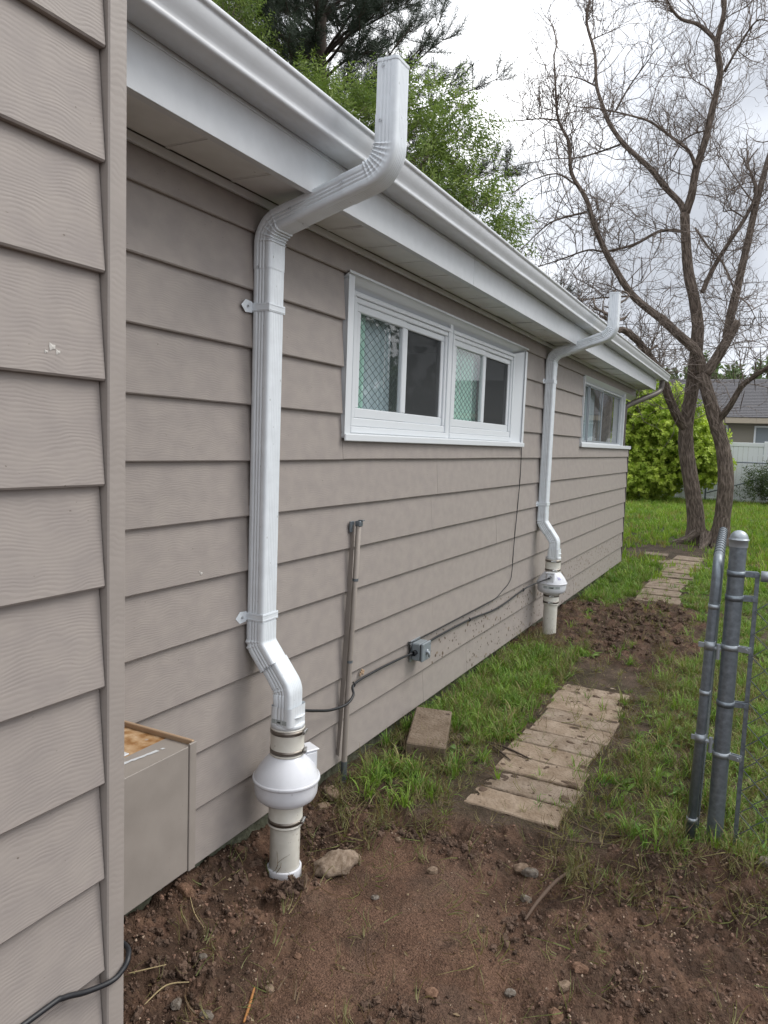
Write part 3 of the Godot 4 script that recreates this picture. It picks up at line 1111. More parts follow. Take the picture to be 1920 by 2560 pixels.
# limbs of the bare tree: kind, line, radius at both ends
var LIMBS := [
	["trunk", [Vector3(0.68,-0.04,-14.10), Vector3(0.63,0.47,-14.11), Vector3(0.51,1.08,-14.12), Vector3(0.39,1.64,-14.12), Vector3(0.36,2.09,-14.13), Vector3(0.40,2.58,-14.14), Vector3(0.43,3.18,-14.15), Vector3(0.43,3.66,-14.16), Vector3(0.42,3.83,-14.17), Vector3(0.33,4.27,-14.17), Vector3(0.21,4.71,-14.18), Vector3(0.13,5.23,-14.19), Vector3(0.07,5.75,-14.20)], 0.163, 0.088],
	["trunk", [Vector3(1.04,0.06,-13.90), Vector3(1.07,0.52,-13.89), Vector3(1.08,1.12,-13.88), Vector3(1.00,1.66,-13.88), Vector3(0.86,2.09,-13.87), Vector3(0.72,2.52,-13.86), Vector3(0.58,2.95,-13.85)], 0.156, 0.116],
	["limb", [Vector3(0.58,2.95,-13.85), Vector3(0.45,3.29,-13.76), Vector3(0.16,3.60,-13.67), Vector3(-0.10,3.83,-13.58), Vector3(-0.17,3.88,-13.49), Vector3(-0.56,4.23,-13.40), Vector3(-0.87,4.64,-13.31), Vector3(-1.12,5.06,-13.22), Vector3(-1.22,5.43,-13.14), Vector3(-1.40,5.83,-13.05), Vector3(-1.62,6.22,-12.96), Vector3(-1.70,6.69,-12.87), Vector3(-1.85,7.09,-12.78), Vector3(-1.94,7.55,-12.69), Vector3(-1.95,8.03,-12.60)], 0.102, 0.014],
	["limb", [Vector3(0.62,2.93,-13.85), Vector3(0.76,3.11,-13.92), Vector3(0.92,3.43,-14.00), Vector3(1.01,3.78,-14.07), Vector3(0.91,3.61,-14.15), Vector3(1.01,4.40,-14.22), Vector3(1.08,5.14,-14.30), Vector3(1.15,5.80,-14.38), Vector3(1.28,6.41,-14.45), Vector3(1.37,7.07,-14.53), Vector3(1.42,7.76,-14.60)], 0.109, 0.041],
	["limb", [Vector3(0.87,2.13,-13.90), Vector3(1.04,2.40,-13.72), Vector3(1.20,2.69,-13.54), Vector3(1.39,2.88,-13.36), Vector3(1.64,3.00,-13.18), Vector3(1.95,3.06,-13.00)], 0.068, 0.027],
	["limb", [Vector3(0.08,5.71,-14.20), Vector3(-0.04,5.92,-14.27), Vector3(-0.30,6.26,-14.33), Vector3(-0.59,6.64,-14.40), Vector3(-0.88,6.97,-14.47), Vector3(-1.15,7.21,-14.53), Vector3(-1.40,7.64,-14.60), Vector3(-1.52,7.93,-14.67), Vector3(-1.71,8.37,-14.73), Vector3(-1.81,9.04,-14.80), Vector3(-2.01,9.69,-14.87), Vector3(-2.01,10.10,-14.93), Vector3(-2.08,10.65,-15.00)], 0.068, 0.020],
	["limb", [Vector3(0.09,5.75,-14.20), Vector3(0.17,6.03,-14.13), Vector3(0.23,6.42,-14.07), Vector3(0.32,6.88,-14.00), Vector3(0.44,7.36,-13.93), Vector3(0.50,7.87,-13.87), Vector3(0.44,8.29,-13.80), Vector3(0.49,8.71,-13.73), Vector3(0.48,9.10,-13.67), Vector3(0.49,9.55,-13.60)], 0.082, 0.034],
	["limb", [Vector3(0.44,8.29,-13.80), Vector3(0.33,8.40,-13.68), Vector3(0.12,8.51,-13.56), Vector3(-0.09,8.58,-13.44), Vector3(-0.24,8.70,-13.32), Vector3(-0.35,8.91,-13.20)], 0.041, 0.020],
	["limb", [Vector3(0.21,6.44,-14.00), Vector3(0.08,6.66,-13.82), Vector3(-0.17,6.88,-13.63), Vector3(-0.45,7.04,-13.45), Vector3(-0.73,7.14,-13.27), Vector3(-1.19,7.25,-13.08), Vector3(-1.61,7.29,-12.90)], 0.037, 0.008],
	["limb", [Vector3(0.46,4.35,-14.10), Vector3(0.53,4.61,-14.16), Vector3(0.68,4.96,-14.22), Vector3(0.84,5.23,-14.28), Vector3(1.01,5.58,-14.34), Vector3(1.15,5.85,-14.40)], 0.048, 0.034],
	["limb", [Vector3(0.35,2.01,-14.10), Vector3(0.21,2.20,-13.91), Vector3(0.10,2.55,-13.73), Vector3(-0.03,2.89,-13.54), Vector3(-0.22,3.18,-13.36), Vector3(-0.43,3.43,-13.17), Vector3(-0.60,3.56,-12.99), Vector3(-0.71,3.52,-12.80)], 0.100, 0.055],
	["branch", [Vector3(0.06,5.44,-14.20), Vector3(-0.26,5.40,-14.00), Vector3(-0.68,5.21,-13.80), Vector3(-1.11,5.08,-13.60), Vector3(-1.39,5.07,-13.40), Vector3(-1.78,4.92,-13.20), Vector3(-2.20,4.71,-13.00)], 0.034, 0.009],
	["branch", [Vector3(-1.36,5.61,-13.10), Vector3(-1.79,5.51,-12.93), Vector3(-2.01,5.30,-12.77), Vector3(-2.39,4.94,-12.60)], 0.025, 0.007],
	["branch", [Vector3(-1.19,7.22,-14.60), Vector3(-1.61,7.21,-14.82), Vector3(-2.10,7.25,-15.05), Vector3(-2.67,7.38,-15.28), Vector3(-3.52,7.43,-15.50)], 0.025, 0.005],
	["branch", [Vector3(-1.85,7.06,-12.80), Vector3(-2.10,7.04,-12.60), Vector3(-2.52,7.00,-12.40), Vector3(-2.89,6.96,-12.20)], 0.019, 0.004],
	["branch", [Vector3(-1.62,6.09,-13.00), Vector3(-1.87,6.17,-12.80), Vector3(-2.28,6.04,-12.60), Vector3(-2.45,5.85,-12.40)], 0.019, 0.005],
	["branch", [Vector3(-0.52,4.21,-13.40), Vector3(-0.84,4.22,-13.27), Vector3(-1.20,4.18,-13.13), Vector3(-1.44,4.11,-13.00)], 0.021, 0.009],
	["branch", [Vector3(-1.31,7.83,-14.60), Vector3(-1.05,8.15,-14.40), Vector3(-0.76,8.44,-14.20), Vector3(-0.55,8.54,-14.00)], 0.021, 0.005],
	["branch", [Vector3(-1.75,8.44,-14.80), Vector3(-2.05,8.54,-14.50), Vector3(-2.37,8.49,-14.20)], 0.019, 0.005],
	["branch", [Vector3(-1.89,9.35,-14.90), Vector3(-1.67,9.50,-15.05), Vector3(-1.27,9.62,-15.20)], 0.015, 0.004],
	["branch", [Vector3(0.58,7.78,-13.70), Vector3(0.80,8.09,-13.53), Vector3(0.98,8.28,-13.37), Vector3(1.18,8.19,-13.20)], 0.025, 0.009],
	["branch", [Vector3(0.49,7.37,-13.90), Vector3(0.31,7.76,-14.13), Vector3(0.01,8.10,-14.37), Vector3(-0.19,8.44,-14.60)], 0.017, 0.005],
	["branch", [Vector3(0.37,7.02,-14.00), Vector3(-0.01,7.00,-14.20), Vector3(-0.24,6.71,-14.40), Vector3(-0.37,6.52,-14.60)], 0.017, 0.004],
	["branch", [Vector3(1.15,5.88,-14.50), Vector3(0.90,6.26,-14.67), Vector3(0.47,6.96,-14.83), Vector3(0.27,7.41,-15.00)], 0.019, 0.004],
	["branch", [Vector3(0.26,5.48,-14.20), Vector3(0.49,5.15,-14.13), Vector3(0.74,4.77,-14.07), Vector3(1.00,4.28,-14.00)], 0.021, 0.017],
	["branch", [Vector3(1.01,5.63,-14.40), Vector3(0.84,5.74,-14.30), Vector3(0.66,5.75,-14.20), Vector3(0.83,6.02,-14.10), Vector3(1.07,6.11,-14.00)], 0.017, 0.004],
	["branch", [Vector3(-0.08,3.34,-13.10), Vector3(-0.28,3.15,-13.07), Vector3(-0.30,2.88,-13.03), Vector3(-0.47,2.68,-13.00)], 0.025, 0.007],
]

# fast thin tubes straight into arrays
func thin(A: Array, pts: PackedVector3Array, r0: float, r1: float, n := 3) -> void:
	var V: PackedVector3Array = A[0]
	var N: PackedVector3Array = A[1]
	var I: PackedInt32Array = A[2]
	var m := pts.size()
	var base := V.size()
	var up := Vector3(0.31, 0.5, 0.81).normalized()
	for i in m:
		var t := (pts[mini(i + 1, m - 1)] - pts[maxi(i - 1, 0)]).normalized()
		var nx := t.cross(up).normalized()
		var ny := t.cross(nx)
		var r := lerpf(r0, r1, float(i) / (m - 1))
		for k in n:
			var a := TAU * k / n
			var d := nx * cos(a) + ny * sin(a)
			V.append(pts[i] + d * r)
			N.append(d)
	for i in m - 1:
		for k in n:
			var a := base + i * n + k
			var b := base + i * n + (k + 1) % n
			I.append_array([a, a + n, b, b, a + n, b + n])
	A[0] = V
	A[1] = N
	A[2] = I

func arrays_mesh(A: Array) -> ArrayMesh:
	var arr := []
	arr.resize(Mesh.ARRAY_MAX)
	arr[Mesh.ARRAY_VERTEX] = A[0]
	if A.size() == 3:
		arr[Mesh.ARRAY_NORMAL] = A[1]
	arr[Mesh.ARRAY_INDEX] = A[2]
	if A.size() > 3:
		arr[Mesh.ARRAY_COLOR] = A[3]
	var am := ArrayMesh.new()
	am.add_surface_from_arrays(Mesh.PRIMITIVE_TRIANGLES, arr)
	return am

func new_arrays() -> Array:
	return [PackedVector3Array(), PackedVector3Array(), PackedInt32Array()]

func rv(r: RandomNumberGenerator) -> Vector3:
	return Vector3(r.randf_range(-1, 1), r.randf_range(-1, 1), r.randf_range(-1, 1))

func twig(A: Array, r: RandomNumberGenerator, p: Vector3, d: Vector3, ln: float, rad: float, depth: int) -> void:
	var n := 5 if depth == 0 else 4
	var pts := PackedVector3Array([p])
	var q := p
	var dd := d.normalized()
	for i in n:
		dd = (dd + rv(r) * 0.55 + Vector3.UP * 0.10).normalized()
		q += dd * ln / n
		pts.append(q)
		if depth < 3 and r.randf() < [0.85, 0.65, 0.15][depth]:
			var k := 2 if depth == 0 and r.randf() < 0.5 else 1
			for j in k:
				var sd := (dd + rv(r) * 1.1 + Vector3.UP * 0.15).normalized()
				twig(A, r, q, sd, ln * r.randf_range(0.32, 0.6), rad * 0.6, depth + 1)
	thin(A, pts, rad, maxf(rad * 0.4, 0.0014), 4 if depth == 0 else 3)

func make_bare_tree() -> void:
	var r := RandomNumberGenerator.new()
	r.seed = 99
	var t := thing("bare_tree", "leafless gnarled tree with twin trunks and hanging seed pods", "tree", Vector3(0.86, 0, -14.0))
	var off := -t.position
	var A := new_arrays()
	var tips := []
	for L in LIMBS:
		var ctrl := []
		for p: Vector3 in L[1]:
			ctrl.append(p + off)
		if L[0] == "trunk":
			ctrl[0] += Vector3(0, -0.15, 0)
		else:
			for i in range(1, ctrl.size()):
				ctrl[i] += rv(r) * 0.03
		var pts := curve_pts(ctrl, 4)
		var rad := PackedFloat32Array()
		for i in pts.size():
			var f := float(i) / (pts.size() - 1)
			var rr: float = lerpf(L[2], L[3], f) * 0.88
			if L[0] == "trunk":
				rr *= 1.0 + 0.75 * exp(-maxf(pts[i].y, 0.0) / 0.16)
			rr *= 1.0 + 0.09 * n_mid.get_noise_2d(i * 0.13, L[2] * 90.0)
			rad.append(rr)
		var st := sm(true)
		tube(st, pts, rad, 16 if L[0] == "trunk" else 8, true)
		part(L[0], st, MT.bark, t)
		if L[0] == "trunk":
			continue
		var count := int(pts.size() * (0.85 if L[0] == "limb" else 1.15))
		for k in count:
			var f := r.randf_range(0.12, 1.0)
			var i := int(f * (pts.size() - 1))
			var dirv := (pts[mini(i + 1, pts.size() - 1)] - pts[maxi(i - 1, 0)]).normalized()
			var sd := (rv(r) * 1.0 + dirv * 0.5 + Vector3.UP * 0.3).normalized()
			var ln := r.randf_range(0.4, 1.25) * (1.15 - 0.3 * f)
			twig(A, r, pts[i], sd, ln, minf(0.0095, rad[i] * 0.5 + 0.002), 0)
			if r.randf() < 0.5:
				tips.append(pts[i] + sd * ln * 0.6)
		twig(A, r, pts[-1], (pts[-1] - pts[-2]), 0.7, maxf(L[3], 0.006), 0)
	# low sprouts on the trunks
	for k in 26:
		var y := r.randf_range(2.0, 4.6)
		var lx := (0.4 if r.randf() < 0.5 else 0.75) - 0.86
		twig(A, r, Vector3(lx, y, r.randf_range(-0.2, 0.2)), Vector3(r.randf_range(-1, 1), 0.5, r.randf_range(-0.6, 0.6)), r.randf_range(0.4, 0.9), 0.007, 0)
	var tw := piece("twigs", arrays_mesh(A), MT.twig, t)
	tw.set_meta("kind", "stuff")
	# long seed pods
	var pm := []
	for v in 3:
		var st := sm(true)
		var pts := PackedVector3Array()
		for i in 6:
			pts.append(Vector3(sin(i * 0.7 + v) * 0.012, -0.36 * i / 5.0, cos(i * 0.6 + v * 2.0) * 0.012))
		tube(st, pts, PackedFloat32Array([0.003, 0.007, 0.008, 0.008, 0.006, 0.002]), 5, false)
		pm.append(fin(st))
	for i in mini(70, tips.size()):
		var o := piece("seed_pod", pm[i % 3], MT.pod, t)
		o.position = tips[i]
		o.rotation = Vector3(r.randf_range(-0.15, 0.15), r.randf() * TAU, r.randf_range(-0.15, 0.15))
		o.scale = Vector3.ONE * r.randf_range(0.7, 1.25)
	# root flare litter
	for k in 5:
		var st := sm(true)
		var a := k * 1.25 + 0.4
		var d := Vector3(cos(a), 0, sin(a))
		tube(st, PackedVector3Array([d * 0.16 + Vector3.UP * 0.2, d * 0.3 + Vector3.UP * 0.07, d * 0.5 + Vector3.UP * 0.01, d * 0.75 + Vector3.DOWN * 0.05]), PackedFloat32Array([0.11, 0.09, 0.06, 0.02]), 8, false)
		part("root", st, MT.bark, t)

# leaf sprays: a short shoot with n leaves
func spray(seed_: int, n: int, ll: float, lw: float, reach: float, droop := 0.0) -> ArrayMesh:
	var r := RandomNumberGenerator.new()
	r.seed = seed_
	var A := [PackedVector3Array(), PackedVector3Array(), PackedInt32Array(), PackedColorArray()]
	for i in n:
		var f := (i + 0.5) / n
		var p := Vector3(0, reach * f, 0)
		var a := i * 2.4 + r.randf()
		var d := Vector3(cos(a), r.randf_range(0.1, 0.9) - droop, sin(a)).normalized()
		var side := d.cross(Vector3.UP).normalized().rotated(d, r.randf_range(-0.8, 0.8))
		var nn := side.cross(d).normalized()
		if nn.y < 0:
			nn = -nn
		var l := ll * r.randf_range(0.7, 1.2)
		var w := lw * r.randf_range(0.8, 1.2)
		var b: int = A[0].size()
		var pts := [p, p + d * l * 0.45 + side * w * 0.5 + nn * l * 0.06, p + d * l - nn * l * 0.12, p + d * l * 0.45 - side * w * 0.5 + nn * l * 0.06]
		var sh := r.randf_range(0.75, 1.2)
		for q in pts:
			A[0].append(q)
			A[1].append(nn)
			A[3].append(Color(sh, sh, sh))
		A[2].append_array([b, b + 1, b + 2, b, b + 2, b + 3])
	return arrays_mesh(A)

func needle_tuft(seed_: int, n: int, ln: float) -> ArrayMesh:
	var r := RandomNumberGenerator.new()
	r.seed = seed_
	var A := [PackedVector3Array(), PackedVector3Array(), PackedInt32Array(), PackedColorArray()]
	for i in n:
		var f := float(i) / n
		var p := Vector3(0, 0.22 * f, 0)
		var a := r.randf() * TAU
		var d := Vector3(cos(a), r.randf_range(0.4, 1.3), sin(a)).normalized()
		var side := d.cross(rv(r)).normalized() * 0.0032
		var b: int = A[0].size()
		var l := ln * r.randf_range(0.7, 1.15)
		for q in [p - side, p + side, p + d * l]:
			A[0].append(q)
			A[1].append(d.cross(side).normalized())
			A[3].append(Color.WHITE * r.randf_range(0.8, 1.15))
		A[2].append_array([b, b + 1, b + 2])
	# the shoot itself
	var b2: int = A[0].size()
	for q in [Vector3(-0.004, -0.05, 0), Vector3(0.004, -0.05, 0), Vector3(0, 0.2, 0)]:
		A[0].append(q)
		A[1].append(Vector3.BACK)
		A[3].append(Color(1.1, 0.7, 0.5))
	A[2].append_array([b2, b2 + 1, b2 + 2])
	return arrays_mesh(A)

func scatter(called: String, meshes: Array, mat_: Material, xf: Array, cols: Array, parent: Node) -> void:
	for v in meshes.size():
		var ids := []
		for i in range(v, xf.size(), meshes.size()):
			ids.append(i)
		if ids.is_empty():
			continue
		var mm := MultiMesh.new()
		mm.transform_format = MultiMesh.TRANSFORM_3D
		mm.use_colors = true
		mm.mesh = meshes[v]
		mm.instance_count = ids.size()
		for j in ids.size():
			mm.set_instance_transform(j, xf[ids[j]])
			mm.set_instance_color(j, cols[ids[j]])
		var o := MultiMeshInstance3D.new()
		o.name = numbered(called) if parent == self else called
		o.multimesh = mm
		o.material_override = mat_
		o.set_meta("kind", "stuff")
		parent.add_child(o, true)

func aim(p: Vector3, d: Vector3, s: float, roll: float) -> Transform3D:
	var y := d.normalized()
	var x := y.cross(Vector3(0.3, 0.4, 0.87)).normalized()
	var z := x.cross(y)
	return Transform3D(Basis(x, y, z) * Basis(Vector3.UP, roll), p).scaled_local(Vector3.ONE * s)

# conifer: whorls of boughs that carry needle tufts
func conifer(label: String, at: Vector3, height: float, low: float, reach: float, seed_: int) -> void:
	var r := RandomNumberGenerator.new()
	r.seed = seed_
	var t := thing("pine_tree", label, "tree", at)
	var st := sm(true)
	tube(st, PackedVector3Array([Vector3(0, -0.1, 0), Vector3(0.05, height * 0.5, 0), Vector3(0, height, 0)]), PackedFloat32Array([0.24, 0.16, 0.02]), 10, false)
	part("trunk", st, MT.pinebark, t)
	var A := new_arrays()
	var xf := []
	var cols := []
	var y := low
	while y < height - 0.2:
		var f := (y - low) / (height - low)
		var rr := reach * pow(1.0 - f, 0.65) * r.randf_range(0.75, 1.12) + 0.25
		for k in r.randi_range(4, 6):
			var a := r.randf() * TAU
			var p := Vector3(0.0, y, 0.0)
			var d := Vector3(cos(a), 0.25 + 0.45 * f, sin(a)).normalized()
			var pts := PackedVector3Array([p])
			var n := 9
			var ln := rr * r.randf_range(0.7, 1.1)
			for i in n:
				d = (d + rv(r) * 0.14 + Vector3.UP * (0.05 if i > 4 else -0.05)).normalized()
				p += d * ln / n
				pts.append(p)
				if i >= 2:
					for s in r.randi_range(3, 5):
						var sd := (d * 0.9 + rv(r) * 0.9 + Vector3.UP * 0.25).normalized()
						var sl := r.randf_range(0.2, 0.6) * (1.2 - float(i) / n * 0.5)
						var e := p + sd * sl
						thin(A, PackedVector3Array([p, p + sd * sl * 0.5 + Vector3.DOWN * 0.02, e]), 0.008, 0.004)
						for q in 4:
							xf.append(aim(p + sd * sl * (0.25 + 0.25 * q), sd + rv(r) * 0.35 + Vector3.UP * 0.3, r.randf_range(1.0, 1.5), r.randf() * TAU))
							var g := r.randf_range(0.75, 1.2)
							cols.append(Color(0.030 * g, 0.050 * g, 0.026 * g))
			thin(A, pts, 0.035, 0.008, 4)
		y += r.randf_range(0.2, 0.36)
	var bo := piece("boughs", arrays_mesh(A), MT.pinebark, t)
	bo.set_meta("kind", "stuff")
	scatter("crown", [needle_tuft(seed_, 26, 0.13), needle_tuft(seed_ + 1, 30, 0.12)], MT.needle, xf, cols, t)

# broadleaf: limbs from a trunk, leaf sprays along fine shoots
func broadleaf(called: String, label: String, category: String, at: Vector3, clumps: Array, per: int, ll: float, lw: float, cola: Color, colb: Color, seed_: int, upright := 0.5, trunk_r := 0.09, fork := 0.9, reach := 0.22) -> void:
	var r := RandomNumberGenerator.new()
	r.seed = seed_
	var t := thing(called, label, category, at)
	var st := sm(true)
	tube(st, PackedVector3Array([Vector3(0, -0.1, 0), Vector3(0.04, fork * 0.5, 0.02), Vector3(0, fork, 0)]), PackedFloat32Array([trunk_r * 1.2, trunk_r, trunk_r * 0.8]), 8, false)
	part("trunk", st, MT.bark, t)
	var A := new_arrays()
	var xf := []
	var cols := []
	for c in clumps:
		var cp: Vector3 = c[0] - at
		var rad: Vector3 = c[1]
		var mid := Vector3(cp.x * 0.35, lerpf(fork, cp.y, 0.55), cp.z * 0.35)
		thin(A, curve_pts([Vector3(0, fork * 0.95, 0), mid, cp], 5), trunk_r * 0.5, 0.012, 5)
		var num := int(per * c[2])
		for k in num:
			var v := rv(r)
			while v.length() > 1.0:
				v = rv(r)
			v = v.normalized() * pow(v.length(), 0.6)
			var p := cp + v * rad
			var d := (v * Vector3(1, 0.5, 1) + Vector3.UP * upright + rv(r) * 0.4).normalized()
			var base := cp + v * rad * 0.6
			if r.randf() < 0.35:
				thin(A, PackedVector3Array([base, (base + p) * 0.5 + rv(r) * 0.05, p]), 0.007, 0.003)
			for q in 3:
				xf.append(aim(p + d * reach * 0.8 * q + rv(r) * 0.04, d + rv(r) * 0.35, r.randf_range(0.75, 1.3), r.randf() * TAU))
				var col := cola.lerp(colb, r.randf())
				cols.append(col)
	var bo := piece("branches", arrays_mesh(A), MT.twig, t)
	bo.set_meta("kind", "stuff")
	scatter("crown", [spray(seed_, 9, ll, lw, reach), spray(seed_ + 1, 8, ll, lw, reach), spray(seed_ + 2, 10, ll, lw, reach)], MT.leaf, xf, cols, t)

func make_trees() -> void:
	make_bare_tree()
	conifer("tall dark pine rising behind the white gutter", Vector3(-7.2, 0, -13.6), 14.5, 3.2, 5.0, 301)
	# fresh green tree in front of the pine
	var cl := []
	for p in [[-7.6, 9.3, 1.0], [-7.0, 8.5, 0.9], [-6.5, 7.8, 0.9], [-5.8, 7.1, 1.0], [-5.2, 6.6, 0.9], [-6.3, 6.6, 1.0], [-4.6, 6.6, 0.9], [-4.0, 6.9, 0.8], [-3.7, 6.2, 0.9], [-3.1, 6.4, 0.7], [-3.0, 5.7, 0.8], [-4.4, 5.7, 1.0], [-2.6, 5.2, 0.7], [-2.2, 4.8, 0.5], [-3.4, 5.0, 0.9], [-5.4, 5.6, 1.0], [-3.3, 7.1, 0.45], [-7.2, 7.3, 1.0]]:
		cl.append([Vector3(p[0], p[1] - 0.15, -11.0 + rng.randf_range(-0.7, 0.7)), Vector3(0.62, 0.62, 0.62) * p[2], p[2] * p[2] * 0.9])
	broadleaf("leafy_tree", "light green narrow-leaved tree in front of the dark pine", "tree", Vector3(-4.6, 0, -11.3), cl, 150, 0.085, 0.024, Color(0.145, 0.215, 0.055), Color(0.29, 0.36, 0.095), 401, 0.7, 0.13, 3.6, 0.2)
	# bright maple-like bush beyond the house
	var cb := []
	for p in [[-2.2, 2.7, 1.0], [-1.6, 3.0, 1.0], [-1.1, 2.6, 1.0], [-2.4, 1.6, 1.0], [-1.7, 1.9, 1.1], [-0.9, 1.8, 1.0], [-0.3, 1.9, 0.8], [-0.1, 1.2, 0.7], [-0.7, 1.0, 0.9], [-1.5, 0.9, 1.0], [-2.3, 0.7, 1.0], [-3.0, 2.2, 1.0], [-3.2, 1.2, 1.0], [-1.9, 0.3, 0.9], [-2.7, 3.2, 0.8], [0.15, 1.05, 0.4]]:
		cb.append([Vector3(p[0], p[1], -25.0 + rng.randf_range(-0.8, 0.5)), Vector3(0.75, 0.6, 0.75) * p[2], p[2]])
	broadleaf("leafy_bush", "bright yellow-green bush beyond the far corner of the house", "bush", Vector3(-1.7, 0, -25.2), cb, 170, 0.10, 0.07, Color(0.32, 0.44, 0.05), Color(0.60, 0.70, 0.11), 501, 0.35, 0.05, 0.5, 0.16)
	# tree to the side of the yard, mirrored in the window panes
	var cm := []
	for k in 14:
		cm.append([Vector3(9.5 + 2.6 * sin(k * 2.4), 4.6 + 2.2 * sin(k * 1.1), -17.0 + 3.2 * cos(k * 2.4)), Vector3(1.5, 1.3, 1.5), 1.0])
	broadleaf("side_tree", "green tree out of view to the side, mirrored in the window panes", "tree", Vector3(9.5, 0, -17.0), cm, 70, 0.2, 0.14, Color(0.05, 0.09, 0.03), Color(0.10, 0.16, 0.05), 551, 0.4, 0.2, 2.4, 0.3)
	# more growth by the back fence and the treetops past the neighbour
	var cd := []
	for k in 6:
		cd.append([Vector3(1.45 + k * 0.35, 0.35 + 0.2 * (k % 2), -26.6 + 0.1 * k), Vector3(0.3, 0.4, 0.3), 0.45])
	broadleaf("weedy_shrub", "low dark green shrub at the foot of the white fence", "shrub", Vector3(2.0, 0, -26.6), cd, 60, 0.12, 0.03, Color(0.06, 0.09, 0.03), Color(0.12, 0.17, 0.05), 601, 0.9, 0.02, 0.2)
	var ce := []
	for k in 7:
		ce.append([Vector3(-3.0 + k * 1.3, 5.2 + 0.7 * sin(k * 2.1), -48.0), Vector3(1.2, 1.1, 1.2), 0.5])
	broadleaf("distant_tree", "hazy green treetop showing past the neighbouring roof", "tree", Vector3(1.0, 0, -48.0), ce, 90, 0.26, 0.16, Color(0.09, 0.14, 0.05), Color(0.16, 0.22, 0.08), 701, 0.4, 0.2, 3.0, 0.3)
	# small budding tree behind the roof line
	var r := RandomNumberGenerator.new()
	r.seed = 808
	var t := thing("budding_tree", "small reddish budding tree just above the gutter line", "tree", Vector3(-3.4, 0, -18.0))
	var st := sm(true)
	tube(st, PackedVector3Array([Vector3(0, -0.1, 0), Vector3(0.1, 2.0, 0), Vector3(0.0, 4.0, 0)]), PackedFloat32Array([0.12, 0.09, 0.06]), 8, false)
	part("trunk", st, MT.bark, t)
	var A := new_arrays()
	for k in 60:
		var a := r.randf() * TAU
		twig(A, r, Vector3(0, r.randf_range(3.2, 4.6), 0), Vector3(cos(a), r.randf_range(0.3, 1.2), sin(a)), r.randf_range(0.9, 1.9), 0.014, 0)
	var tw := piece("twigs", arrays_mesh(A), MT.wood, t)
	tw.set_meta("kind", "stuff")

